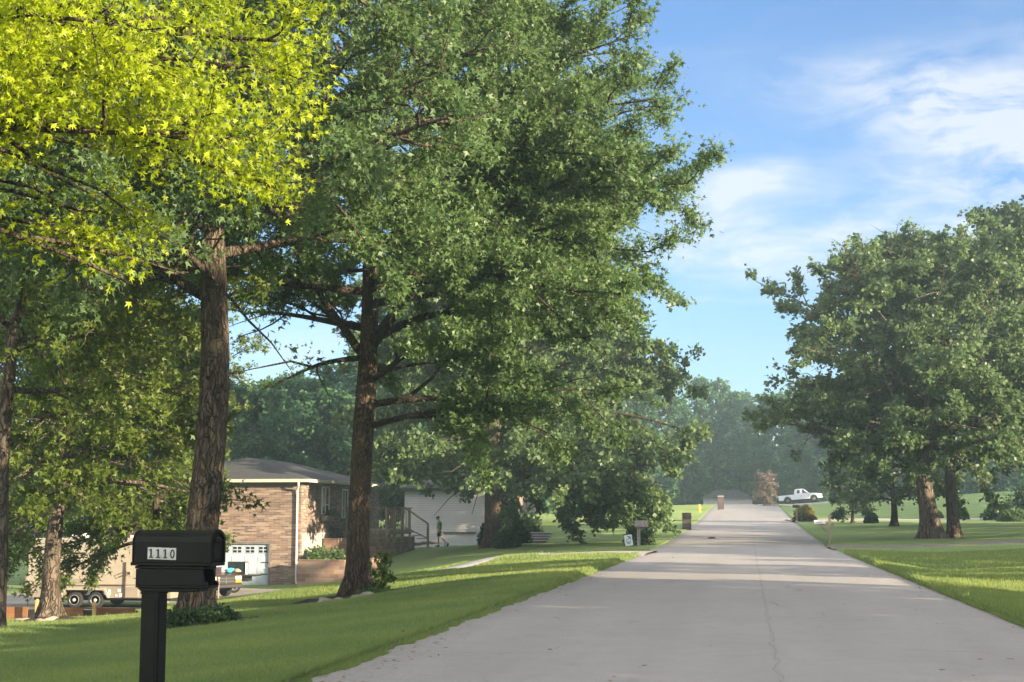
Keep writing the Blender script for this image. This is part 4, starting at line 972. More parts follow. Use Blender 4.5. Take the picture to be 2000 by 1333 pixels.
# brick mass with bright trim glimpsed above the steps
# ---------------------------------------------------------------- travel trailer
M['rv'] = pmat('trailer_panel', (.34, .30, .235), .45, .06, 2)
M['rv2'] = pmat('trailer_lower', (.26, .225, .175), .5, .06, 2)
M['rvdark'] = pmat('trailer_stripe', (.06, .035, .03), .5)
M['rim'] = pmat('wheel_rim', (.62, .62, .58), .4, .05, metallic=.3)
def wheel(parent, x, y, z, r, wd, face=-1, name='wheel', hubs=5):
    w_ = MB(); w_.lathe([(r*.60, -wd/2), (r*.92, -wd/2), (r, -wd*.35), (r, wd*.35), (r*.92, wd/2), (r*.60, wd/2)], (x, y, z), 28, 'Y'); wo_ = w_.build(name, M['rubber'], parent, smooth=False)
    q = MB(); q.lathe([(r*.605, -wd*.48), (r*.60, wd*.40*face if False else 0), (r*.2, .01), (r*.1, .01)], (x, y+face*0, z), 24, 'Y')
    q = MB(); yf = y+face*wd*.50
    q.lathe([(r*.62, 0), (r*.60, -face*.012*0+face*.004), (r*.50, -face*.03), (r*.24, -face*.035), (r*.20, face*.015), (r*.02, face*.018)], (x, yf, z), 24, 'Y'); ro = q.build('rim', M['rim'], wo_)
    h = MB()
    for k in range(hubs):
        a = 2*math.pi*k/hubs; h.lathe([(r*.085, -face*.028), (r*.085, -face*.020), (r*.01, -face*.020)], (x+math.cos(a)*r*.38, yf, z+math.sin(a)*r*.38), 10, 'Y')
    h.build('rim_opening', M['dark'], ro)
    return wo_
def trailer():
    Y = 60.; x0, x1 = PX(58, Y), PX(338, Y); z0 = PZ(170, 1188, Y); k = (x1-x0)/6.4
    zb = PZ(170, 1168, Y); zm = PZ(170, 1143, Y); zt = zb+2.5; W = 2.4
    rt = empty('travel_trailer', (x0, Y, z0), 0, 'beige travel trailer with two wheels parked behind the wooden barrier', 'trailer')
    L = x1-x0; dz = -z0
    b = MB(); b.prism([(0, zm+dz), (L, zm+dz), (L, zm+.35+dz), (L-.25, zm+.5+dz), (L-.25, zt-.35+dz), (L-.5, zt+dz), (.3, zt+dz), (0, zt-.3+dz)], 0, W, 'Y'); bo = b.build('body', M['rv'], rt, .04)
    b = MB(); c0, c1 = PX(150, Y)-x0, PX(191, Y)-x0; r = .40; arch = []
    zb_ = zb+dz
    b.prism([(.12, zb_), (c0-.55, zb_), (c0-.38, zb_+.32), (c1+.38, zb_+.32), (c1+.55, zb_), (L-.02, zb_), (L-.02, zm+dz-.003), (.0, zm+dz-.003)], .01, W-.01, 'Y'); lo = b.build('lower_panel', M['rv2'], rt, .01)
    b = MB(); b.prism([(c0-.66, zb_), (c0-.55, zb_), (c0-.38, zb_+.32), (c1+.38, zb_+.32), (c1+.55, zb_), (c1+.66, zb_), (c1+.46, zb_+.42), (c0-.46, zb_+.42)], -.05, .008, 'Y'); b.build('fender_trim', M['rv'], rt, .01)
    b = MB(); b.b2(.02, PX(245, Y)-x0, -.02, -.002, zm+dz-.03, zm+dz+.02); b.b2(PX(265, Y)-x0, L-.05, -.02, -.002, zm+dz+.28, zm+dz+.31); b.build('belt_moulding', M['rvdark'], rt)
    b = MB(); xs = PX(248, Y)-x0; b.b2(xs-.035, xs+.035, -.05, -.003, zb_+.02, zb_+1.5); b.tube([(xs-.02, -.06, zb_+1.1), (xs-.3, -.1, zb_+.98), (xs-.22, -.1, zb_+.86), (xs-.02, -.06, zb_+.98)], .015, 6); b.build('awning_arm', M['rvdark'], rt)
    def win(u0, u1, v0, v1, nm='window', mt='glass'):
        a, c = PX(u0, Y)-x0, PX(u1, Y)-x0; z1, z2 = PZ(150, v1, Y)+dz, PZ(150, v0, Y)+dz
        f = MB(); f.b2(a-.05, c+.05, -.03, -.002, z1-.05, z2+.05); fo = f.build(nm, M['rv'], rt, .008); p = MB(); p.b2(a, c, -.042, -.031, z1, z2); p.build('pane', M[mt], fo)
    win(181, 208, 1108, 1119); win(128, 170, 1079, 1083, mt='glass'); win(142, 167, 1131, 1141, 'hatch', 'rv2'); win(250, 274, 1146, 1164, 'hatch', 'rv2'); win(57.5, 77, 1124, 1141, 'hatch', 'rv'); win(253, 258, 1117, 1122, 'vent', 'dark')
    b = MB()
    for (u, v, s) in ((211, 1158, .07), (218, 1154, .05), (218, 1160, .05), (237, 1153, .06), (240, 1162, .07), (232, 1163, .04)):
        xx = PX(u, Y)-x0; z_ = PZ(150, v, Y)+dz; b = MB(); b.b2(xx-s, xx+s, -.012, .008, z_-s, z_+s); b.build('service_outlet', M['white'], rt)
    for c in (c0, c1): wheel(rt, c, .14, .335, .335, .22)
    for c in (c0, c1): wheel(rt, c, W-.14, .335, .335, .22, 1)
    b = MB(); b.b2(.2, L-.1, .3, W-.3, zb_-.12, zb_-.003); b.build('chassis', M['dark'], rt)
    b = MB(); b.tube([(L-.3, W*.3, zb_-.1), (L+1.0, W/2, zb_-.12)], .05, 6); b.tube([(L-.3, W*.7, zb_-.1), (L+1.0, W/2, zb_-.12)], .05, 6); b.build('tongue', M['dark'], rt)
    b = MB(); b.b2(L-.85, L-.1, -.25, .1, zb_-.17, zb_-.13); b.build('step', M['woodgray'], rt)
    b = MB(); b.b2(1.5, 2.2, .8, 1.5, zt+dz+.002, zt+dz+.2); b.b2(4.2, 4.6, .9, 1.3, zt+dz+.002, zt+dz+.12); b.build('roof_vent', M['white'], rt, .02)
trailer()
# wooden barrier boards and stakes
M['board'] = pmat('rusty_board', (.25, .11, .05), .85, .2, 4, .3, 30, stretch=(.2, 1, 1))
rt = None
YB = 42.
rt = empty('board_barrier', (PX(140, YB), YB, 0), 0, 'low rusty brown board barrier in front of the travel trailer', 'barrier')
for (u0, u1) in ((8, 61), (112, 169), (193, 269)):
    a, c = PX(u0, YB), PX(u1, YB); zt, zb = PZ(140, 1187, YB), PZ(140, 1206, YB)-.15
    b = MB(); b.prism([(a, zb), (c-.02, zb), (c, zt), (a, zt)], 0, .04, 'Y')
    o = b.build('board_panel', M['board'], rt); o.location = (-rt.location.x, 0, 0)
b = MB(); b.b2(PX(4, YB), PX(272, YB), .05, .12, PZ(140, 1206, YB)-.2, PZ(140, 1192, YB)); o = b.build('rail', M['dark'], rt); o.location = (-rt.location.x, 0, 0)
for (u, v0, v1, lab) in ((10, 1172, 1212, 'short yellow stake at the left end of the board barrier'), (79, 1171, 1192, 'short stake just left of the flared tree trunk'), (190, 1176, 1204, 'short yellow stake in front of the trailer wheels')):
    Yk = 41.6; xx = PX(u, Yk); zt, zb = PZ(u, v0, Yk), min(PZ(u, v1, Yk), g(xx, Yk))-.1
    st = empty('stake', (xx, Yk, zb), 0, lab, 'stake', 'wooden stakes along the barrier')
    b = MB(); b.b2(-.045, .045, -.045, .045, 0, zt-zb-.04); b.build('post', M['stakewood'], st, .006); b = MB(); b.prism([(-.045, zt-zb-.038), (.045, zt-zb-.038), (0, zt-zb+.01)], -.045, .045, 'Y'); b.build('tip', M['stakewood'], st)
M['stone'] = pmat('field_stone', (.38, .34, .28), .9, .2, 6, .5, 20)
def rock(x, y, s, seed, label, group=None, z=None):
    rng = random.Random(seed); me = bpy.data.meshes.new('stone'); bm = bmesh.new(); bmesh.ops.create_icosphere(bm, subdivisions=3, radius=s)
    ph = [rng.uniform(0, 6) for _ in range(6)]
    for v in bm.verts:
        c = v.co; k = 1+.16*math.sin(c.x/s*2.3+ph[0])*math.cos(c.y/s*2.1+ph[1])+.10*math.sin(c.z/s*4+ph[2]+c.x/s*3)+.05*math.sin(c.x/s*9+ph[3])*math.cos(c.y/s*8+ph[4])
        v.co = Vector((c.x*k*1.35, c.y*k, c.z*k*.55))
    bm.to_mesh(me); bm.free(); me.materials.append(M['stone'])
    for p in me.polygons: p.use_smooth = True
    o = bpy.data.objects.new('stone', me); COL.objects.link(o); o.location = (x, y, (g(x, y) if z is None else z)+s*.22); o.rotation_euler = (0, 0, rng.uniform(0, 3)); return tag(o, label, 'stone', group)
for i, (u, v, Y, s, lab) in enumerate(((53, 1213, 36.6, .16, 'stone left of the flared trunk'), (86, 1212, 36.2, .12, 'stone in front of the flared trunk'), (93, 1209, 36.4, .09, 'small pale stone touching the flared trunk'), (107, 1210, 36.5, .17, 'largest pale stone right of the flared trunk'), (122, 1208, 36.7, .12, 'stone at the right end of the row by the flared trunk'))):
    xx = PX(u, Y); rock(xx, Y, s, i+3, lab, 'stones around the flared tree')
for i, (u, Y, s, lab) in enumerate(((640, 36.8, .16, 'flat stone edging left of the forked oak'), (662, 36.6, .14, 'edging stone in front of the forked oak'), (700, 36.4, .16, 'edging stone below the trunk of the forked oak'), (722, 36.6, .2, 'rounded edging stone right of the forked oak'), (738, 36.9, .17, 'edging stone nearest the sapling'))):
    rock(PX(u, Y), Y, s, i+40, lab, 'stones edging the mulch ring')
# mulch rings
def mulch_ring(cx, cy, rx, ry, label, seed):
    rng = np.random.default_rng(seed); n = 40; rr = np.linspace(0, 1, 7); a = np.linspace(0, 2*np.pi, n, endpoint=False)
    wob = 1+.12*np.sin(a*3+seed)+.07*np.sin(a*7)
    X = cx+rr[:, None]*np.cos(a)*wob*rx; Yv = cy+rr[:, None]*np.sin(a)*wob*ry
    Z = gz(X, Yv)+.10*(1-rr[:, None]**2)+.02*rng.normal(size=X.shape)-.04*(rr[:, None] > .95)
    i = np.arange(7*n).reshape(7, n); j = np.roll(i, -1, axis=1)
    F = np.stack([i[:-1], j[:-1], j[1:], i[1:]], -1).reshape(-1, 4)
    return tag(mesh_np('mulch_bed', np.stack([X, Yv, Z], -1).reshape(-1, 3), F, M['mulch'], smooth=True), label, 'mulch bed', kind='structure')
mulch_ring(T2.x-.2, T2.y-.1, 1.8, 1.4, 'dark mulch ring round the forked oak', 1)
mulch_ring(T1.x+.2, T1.y-.1, 1.1, .9, 'bare soil round the oak behind the mailbox', 2)
mulch_ring(B_.x, B_.y-.2, 1.2, .9, 'bare soil round the flared tree', 3)
xx = PX(747, 37.2)
rng = np.random.default_rng(4)
sp = tree('sapling', xx, 37.2, 1.0, .26, .012, .15, 260, .13, 77, 'round', 'leaf_warm', 'bark', 'oval', nl=9, label='small bright green sapling right of the forked oak trunk', cat='sapling', roots=.2, clump=5, twiglen=.12)
for i, (u, Y, lab, sx) in enumerate(((400, 25.2, 'low ivy patch at the foot of the oak behind the mailbox', .5), (425, 25.4, 'ivy sprawling right of the oak trunk behind the mailbox', .45))):
    shrub('ivy', PX(u, Y), Y, sx, .40, .26, 1300, .07, 60+i, 'leaf_dark', lab, cat='plant')
shrub('ivy', PX(352, 25.0), 25.0, .4, .35, .28, 1000, .07, 64, 'leaf_dark', 'ivy patch left of the oak trunk next to the mailbox post', cat='plant')
shrub('weed', PX(735, 37), 36.9, .45, .3, .16, 400, .08, 66, 'leaf_oak', 'low weeds under the sapling', cat='plant')

# ---------------------------------------------------------------- pickups
def arch_profile(pts, wheels, zb, r):
    """bottom line of a body, left to right, with wheel arches cut out"""
    out = []
    for cx in wheels:
        for k in range(11):
            a = math.pi-math.pi*k/10; out.append((cx+math.cos(a)*r, zb+max(0, math.sin(a))*r*1.02))
    return out
def pickup(name, x, y, z, rz, tilt, paint, label, front=False, ext=True):
    rt = empty(name, (x, y, z), 0, label, 'pickup'); rt.rotation_euler = (0, -tilt, rz)
    L = 5.5; W = 1.85; rw = .37; wx = (1.15, 4.45); zb = .42
    low = arch_profile(None, wx, zb, .47)
    prof = [(.05, .55), (.12, zb)]+low+[(L-.12, zb), (L-.02, .55), (L, .82), (L-.10, .98), (L-.9, 1.10), (3.75, 1.14), (2.05, 1.08), (.0, 1.04)]
    b = MB(); b.prism(prof, -W/2, W/2, 'Y'); body = b.build('body', M[paint], rt, .03)
    cab = [(2.05, 1.085), (3.95, 1.125), (3.30, 1.70), (3.12, 1.76), (2.30, 1.76), (2.16, 1.70)]
    b = MB(); n = len(cab); ins = [0, 0, .10, .14, .14, .10]
    vs = [(p[0], -W/2+.06+ins[i], p[1]) for i, p in enumerate(cab)]+[(p[0], W/2-.06-ins[i], p[1]) for i, p in enumerate(cab)]
    b.add(vs, [tuple(range(n)), tuple(range(2*n-1, n-1, -1))]+[(i, i+n, (i+1) % n+n, (i+1) % n) for i in range(n)]); b.build('cab', M[paint], rt, .03)
    def yside(zz): return W/2-.06-.10*max(0, min(1, (zz-1.12)/.58))
    for s in (-1, 1):
        for pts in ([(3.06, 1.18), (3.72, 1.18), (3.24, 1.62), (3.06, 1.64)], [(2.36, 1.20), (2.76, 1.20), (2.74, 1.62), (2.44, 1.62)]):
            b = MB(); k = len(pts); vs = [(p[0], s*(yside(p[1])-.01), p[1]) for p in pts]+[(p[0], s*(yside(p[1])+.012), p[1]) for p in pts]
            b.add(vs, [tuple(range(k)), tuple(range(2*k-1, k-1, -1))]+[(i, i+k, (i+1) % k+k, (i+1) % k) for i in range(k)]); b.build('side_window', M['glass'], rt)
    b = MB(); b.add([(3.90, -.66, 1.17), (3.90, .66, 1.17), (3.36, .58, 1.66), (3.36, -.58, 1.66), (3.93, -.66, 1.18), (3.93, .66, 1.18), (3.39, .58, 1.67), (3.39, -.58, 1.67)], [(0, 1, 2, 3), (4, 7, 6, 5), (0, 4, 5, 1), (1, 5, 6, 2), (2, 6, 7, 3), (3, 7, 4, 0)]); b.build('windshield', M['glass'], rt)
    b = MB(); b.b2(.12, 1.98, -W/2+.12, W/2-.12, 1.06, 1.083); b.build('bed_floor', M['dark'], rt)
    for cx in wx:
        for s in (-1, 1): wheel(rt, cx, s*(W/2-.12), rw, rw, .24, s)
    b = MB(); b.b2(.6, 5.0, -W/2+.3, W/2-.3, .3, .5); b.build('chassis', M['dark'], rt)
    b = MB(); b.b2(-.10, .04, -W/2+.05, W/2-.05, .48, .66); b.build('rear_bumper', M['dark'], rt, .02)
    for s in (-1, 1):
        b = MB(); b.b2(-.012, .03, s*(W/2-.09)-.07, s*(W/2-.09)+.07, .74, .98); b.build('tail_light', M['tail'], rt)
        b = MB(); b.box((3.72, s*(W/2+.10), 1.20), (.08, .20, .15)); b.build('mirror', M[paint], rt, .01)
        b = MB(); b.b2(2.7, 2.83, s*(W/2+.012)-.01, s*(W/2+.012)+.01, .96, .99); b.build('door_handle', M['chrome'], rt)
        b = MB()
        for xx in (2.1, 2.9, 3.85): b.b2(xx-.008, xx+.008, s*(W/2+.001)-.002, s*(W/2+.001)+.002, .5, 1.07)
        b.build('door_seam', M['dark'], rt)
    b = MB(); b.b2(L-.10, L+.10, -W/2+.04, W/2-.04, .42, .58); b.build('front_bumper', M['dark' if front else paint], rt, .03)
    gr = MB(); gr.b2(L-.05, L+.012, -.50, .50, .62, .92); go = gr.build('grille', M['dark'], rt)
    gb = MB()
    for k in range(2 if front else 1): gb.b2(L+.014, L+.03, -.50, .50, .70+k*.12, .73+k*.12)
    gb.b2(L+.014, L+.032, -.03, .03, .63, .91); gb.build('chrome_bar', M['chrome'], go)
    for s in (-1, 1):
        b = MB(); b.b2(L-.05, L+.025, s*.70-.17, s*.70+.17, .78, .93); b.build('headlight', M['lamp'], rt, .01)
        b = MB(); b.b2(L-.05, L+.027, s*.70-.17, s*.70+.17, .64, .76); b.build('turn_signal', M['amber'], rt, .01)
    return rt
M['silver'] = pmat('white_car_paint', (.62, .66, .70), .3, .03, spec=.6)
M['darkpaint'] = pmat('dark_maroon_paint', (.045, .028, .024), .28, .1, spec=.6)
M['lamp'] = pmat('headlight_lens', (.75, .68, .50), .15, .05)
M['amber'] = pmat('amber_lens', (.70, .22, .04), .2, .05)
M['tail'] = pmat('tail_lens', (.30, .02, .02), .25)
p0 = P(1521, 986, 185); p1 = P(1607, 981, 185)
pk = pickup('pickup_truck', p0.x, 185, p0.z+.02, 0, R(4.5), 'silver', 'white extended cab pickup parked on the crest right of the road')
pk.scale = ((p1.x-p0.x)/5.55,)*3
q = P(452, 1168, 64)
pickup('pickup_truck', PX(446, 64)-4.6, 66.6, g(PX(452, 64), 64)+.02, R(-32), 0, 'darkpaint', 'dark maroon pickup parked before the brick garage, headlight catching the sun', True)
# bags on its hood, flat trailer bed behind
M['teal'] = pmat('teal_plastic', (.06, .45, .55), .5)
M['pink'] = pmat('pale_pink_plastic', (.75, .60, .62), .5)
M['tan'] = pmat('tan_cloth', (.42, .30, .20), .8)
def bag(x, y, z, s, mt, label, seed):
    rng = random.Random(seed); me = bpy.data.meshes.new('bag'); bm = bmesh.new(); bmesh.ops.create_icosphere(bm, subdivisions=3, radius=s); ph = [rng.uniform(0, 6) for _ in range(4)]
    for v in bm.verts:
        c = v.co; k = 1+.2*math.sin(c.x/s*3+ph[0])*math.cos(c.y/s*3+ph[1])+.12*math.sin(c.z/s*5+ph[2]); v.co = Vector((c.x*k*1.2, c.y*k, max(-.5*s, c.z*k*.8)))
    bm.to_mesh(me); bm.free(); me.materials.append(M[mt]); o = bpy.data.objects.new('bag', me); COL.objects.link(o); o.location = (x, y, z+.5*s); tag(o, label, 'bag')
for (u, s, mt, lab, sd_) in ((439, .14, 'pink', 'pale pink bag on the hood of the dark pickup', 1), (449, .16, 'teal', 'teal plastic bag on the hood of the dark pickup', 2), (463, .13, 'tan', 'tan cloth bundle on the hood of the dark pickup', 3)):
    pp = P(u, 1112, 64.6); bag(pp.x, 64.6, g(PX(452, 64), 64)+1.10, s, mt, lab, sd_)
def utility_trailer():
    x, y = PX(492, 67.5), 67.5; z = g(x, y)
    rt = empty('utility_trailer', (x, y, z), R(4), 'flat dark utility trailer with upright gate beside the dark pickup', 'trailer')
    zt = PZ(492, 1123, 67.5)-z
    b = MB(); b.b2(-1.3, .38, -.5, .6, zt-.06, zt); b.build('flat_deck', M['dark'], rt, .01); b = MB(); b.b2(-1.2, -.05, -.35, .45, zt-.30, zt-.065); b.build('frame', M['dark'], rt)
    b = MB(); zg_ = PZ(480, 1098, 67.5)-z
    b.b2(-1.25, -.26, .50, .55, zt+.002, zg_); b.build('gate', M['glass'], rt); b = MB(); b.b2(-.38, -.27, .44, .499, zt+.002, zg_-.05); b.build('gate_post', M['white'], rt)
    wheel(rt, -.65, -.42, .28, .28, .16)
utility_trailer()
pl_ = P(430, 1150, 62.5)
b = MB(); b.tube([(0, 0, 0), (.01, 0, .95)], .03, 8); r_ = empty('marker_post', (PX(430, 62.5), 62.5, g(PX(430, 62.5), 62.5)), 0, 'thin pale marker post before the front wheel of the dark pickup', 'post'); b.build('rod', M['woodgray'], r_); b = MB(); b.tube([(.01, 0, .95), (.01, 0, 1.02)], .045, 8); b.build('reflector', M['white'], r_)

# ---------------------------------------------------------------- the walking person
def skin_obj(name, verts, edges, radii, mat, parent, root=0, sub=2):
    me = bpy.data.meshes.new(name); me.from_pydata(verts, edges, []); me.update(); me.materials.append(mat)
    o = bpy.data.objects.new(name, me); COL.objects.link(o); o.parent = parent
    m = o.modifiers.new('skin', 'SKIN'); m.use_smooth_shade = True
    for i, r in enumerate(radii):
        me.skin_vertices[0].data[i].radius = (r, r) if not hasattr(r, '__len__') else r
        me.skin_vertices[0].data[i].use_root = (i == root)
    s = o.modifiers.new('sub', 'SUBSURF'); s.levels = sub; s.render_levels = sub
    return o
M['skin'] = pmat('skin', (.48, .30, .22), .55, .05); M['hair'] = pmat('dark_hair', (.025, .018, .013), .6, .2, 30)
M['shirt'] = pmat('green_shirt', (.045, .26, .055), .8, .1, 8); M['shorts'] = pmat('dark_shorts', (.035, .045, .05), .85); M['shoe'] = pmat('black_shoe', (.015, .015, .017), .6)
def person():
    X, Y = PX(858, 85), 85.; z = g(X, Y)
    rt = empty('person', (X, Y, z), math.pi, 'person in green t-shirt and dark shorts walking left with head bowed', 'person')
    # local +x is the walking direction (the photo's left after the half turn)
    v = [(0, 0, .95), (.0, 0, 1.12), (-.02, 0, 1.32), (-.01, 0, 1.44), (.03, 0, 1.52), (.08, 0, 1.58), (.10, 0, 1.66),      # 0-6 pelvis .. head
         (.0, .09, .88), (.03, .10, .50), (.0, .10, .10), (.03, .10, .04), (.17, .10, .03),                                   # 7-11 standing leg
         (-.02, -.09, .88), (-.10, -.10, .52), (-.40, -.10, .24), (-.46, -.10, .20), (-.48, -.10, .06),                        # 12-16 trailing leg
         (-.02, .17, 1.40), (-.06, .24, 1.14), (.02, .26, .92), (.04, .26, .86),                                              # 17-20 arm
         (-.02, -.17, 1.40), (-.02, -.24, 1.14), (.10, -.25, .94), (.13, -.25, .88)]
    e = [(0, 1), (1, 2), (2, 3), (3, 4), (4, 5), (5, 6), (0, 7), (7, 8), (8, 9), (9, 10), (10, 11), (0, 12), (12, 13), (13, 14), (14, 15), (15, 16),
         (3, 17), (17, 18), (18, 19), (19, 20), (3, 21), (21, 22), (22, 23), (23, 24)]
    r = [(.14, .10), (.13, .09), (.15, .10), (.10, .08), .052, .085, .088, .085, .055, .038, .038, .03, .085, .055, .038, .038, .03,
         .05, .038, .028, .026, .05, .038, .028, .026]
    # fingers and thumb on both hands
    for (hi, hx, hy) in ((20, .04, .26), (24, .13, -.25)):
        hz = v[hi][2]
        for k, (dx, ln) in enumerate(((-.03, .065), (-.01, .08), (.01, .078), (.03, .07))):
            a = len(v); v += [(hx+dx, hy, hz-.045), (hx+dx+.008, hy, hz-.045-ln*.55), (hx+dx+.02, hy, hz-.045-ln)]; e += [(hi, a), (a, a+1), (a+1, a+2)]; r += [.010, .009, .008]
        a = len(v); v += [(hx+.045, hy, hz-.01), (hx+.062, hy, hz-.045)]; e += [(hi, a), (a, a+1)]; r += [.011, .009]
    skin_obj('body', v, e, r, M['skin'], rt)
    # face: nose, ear; hair cap
    h = MB(); n = 18; prof = []
    me = bpy.data.meshes.new('hair'); bm = bmesh.new(); bmesh.ops.create_icosphere(bm, subdivisions=4, radius=.112)
    for vv in list(bm.verts):
        c = vv.co; vv.co = c*(1+.04*math.sin(c.x*70)*math.cos(c.y*60)); vv.co.z *= 1.02
    bmesh.ops.delete(bm, geom=[vv for vv in bm.verts if (vv.co.z < .015 and vv.co.x > -.03) or vv.co.z < -.06], context='VERTS')
    bm.to_mesh(me); bm.free(); me.materials.append(M['hair']); o = bpy.data.objects.new('hair', me); COL.objects.link(o); o.parent = rt; o.location = (.085, 0, 1.655); o.rotation_euler = (0, R(28), 0)
    s = o.modifiers.new('thick', 'SOLIDIFY'); s.thickness = .015
    f = MB(); f.lathe([(.012, 0), (.016, -.012), (.008, -.022)], (.195, 0, 1.62), 8, 'X'); f.lathe([(.02, 0), (.03, .008), (.012, .016)], (.08, .088, 1.62), 8, 'Y'); f.lathe([(.02, 0), (.03, -.008), (.012, -.016)], (.08, -.088, 1.62), 8, 'Y'); f.build('facial_features', M['skin'], rt, smooth=True)
    f = MB()
    for s_ in (-1, 1): f.lathe([(.012, 0), (.002, .008)], (.172, s_*.032, 1.645), 8, 'X')
    f.b2(.178, .184, -.022, .022, 1.575, 1.583); f.build('eyes_and_mouth', M['hair'], rt)
    # shirt: torso and short sleeves, shorts: hips and upper legs
    sv = [(0, 0, .93), (0, 0, 1.10), (-.02, 0, 1.28), (-.02, 0, 1.42), (.01, 0, 1.475), (-.02, .17, 1.40), (-.05, .23, 1.20), (-.02, -.17, 1.40), (-.02, -.235, 1.20)]
    skin_obj('shirt', sv, [(0, 1), (1, 2), (2, 3), (3, 4), (3, 5), (5, 6), (3, 7), (7, 8)], [(.17, .135), (.155, .12), (.17, .12), (.13, .09), .06, .075, .062, .075, .062], M['shirt'], rt)
    hv = [(0, 0, .97), (0, 0, .88), (.015, .10, .70), (.025, .10, .56), (-.05, -.10, .70), (-.085, -.10, .57)]
    skin_obj('shorts', hv, [(0, 1), (1, 2), (2, 3), (1, 4), (4, 5)], [(.155, .12), (.15, .13), .095, .092, .095, .09], M['shorts'], rt)
    b = MB(); b.tube([(-.05, .10, .045), (.06, .10, .05), (.16, .10, .04), (.22, .10, .03)], [.05, .058, .05, .03], 10, sq=.8); b.build('shoe', M['shoe'], rt, smooth=True)
    b = MB(); b.tube([(-.50, -.10, .20), (-.50, -.10, .12), (-.47, -.10, .05), (-.42, -.10, .02)], [.045, .055, .05, .03], 10); b.build('shoe', M['shoe'], rt, smooth=True)
person()
# odd bits on the lawn near the person
b = MB(); b.prism([(-.5, 0), (.5, 0), (.45, .06), (-.2, .09), (-.45, .07)], -.3, .3, 'Y'); xx = PX(884, 86); o = b.build('plastic_sheet', M['white'], None, .02); o.location = (xx, 86, g(xx, 86)+.03); tag(o, 'crumpled white sheet lying on the lawn behind the person', 'sheet')
mulch_ring(PX(812, 88), 88, 1.5, 1.0, 'dark heap of mulch left of the person', 9).location = (0, 0, .25)

# ---------------------------------------------------------------- concrete steps and far garden pieces
def steps():
    n = 5
    a = P(1040, 1066, 90); zt = PZ(1065, 1040, 96)
    rt = empty('garden_steps', (a.x, 90, a.z), R(3), 'pale concrete garden steps climbing the lawn right of the maple trunk', 'steps')
    rise = (zt-a.z)/n
    for k in range(n):
        b = MB(); b.b2(-.75, .72, k*1.25, k*1.25+1.24, k*rise-.5, (k+1)*rise-.05); b.build('riser', M['concrete_dark'], rt)
        b = MB(); b.b2(-.80, .78, k*1.25-.05, k*1.25+1.19, (k+1)*rise-.048, (k+1)*rise); b.build('tread', M['concrete'], rt, .008)
steps()
for (u, v, Y, lab) in ((1035, 1058, 92, 'pale stone left of the lowest concrete steps'), (1051, 1038, 97, 'pale stone at the top of the concrete steps')):
    p = P(u, v, Y); rock(p.x, p.y, .14, int(u), lab)
for i, (u, Y, rx, rzz, mt, lab) in enumerate(((998, 80, .9, 1.1, 'leaf_dark', 'dark round shrub touching the maple trunk'), (1008, 86, .8, 1.0, 'leaf_maple', 'green shrub left of the concrete steps'), (990, 74.6, .5, .7, 'leaf_dark', 'low dark shrub right of the maple root flare'), (1022, 99, 1.4, 1.6, 'leaf_dark', 'dark bush above the concrete steps'),
                                           (956, 82, .5, .9, 'leaf_dark', 'dark shrub left of the maple trunk by the siding'))):
    xx = PX(u, Y); shrub('shrub', xx, Y, rx, rx*.9, rzz, 2200, .2, 300+i, mt, lab)
def bench():
    x, y = PX(1126, 125), 125.; z = g(x, y)
    rt = empty('garden_bench', (x, y, z), 0, 'brown wooden garden bench on the lawn below the maple leaves', 'bench')
    b = MB()
    for k in range(4): b.b2(-.8, .8, -.25+k*.13, -.14+k*.13, .42, .45)
    b.build('seat', M['wood'], rt); b = MB()
    for k in range(4): b.b2(-.8, .8, .28, .31, .52+k*.12, .60+k*.12)
    b.build('backrest', M['wood'], rt)
    for sx in (-.7, .7):
        for sy in (-.2, .24): b = MB(); b.b2(sx-.04, sx+.04, sy-.04, sy+.04, 0, .42 if sy < 0 else .98); b.build('leg', M['wood'], rt)
bench()
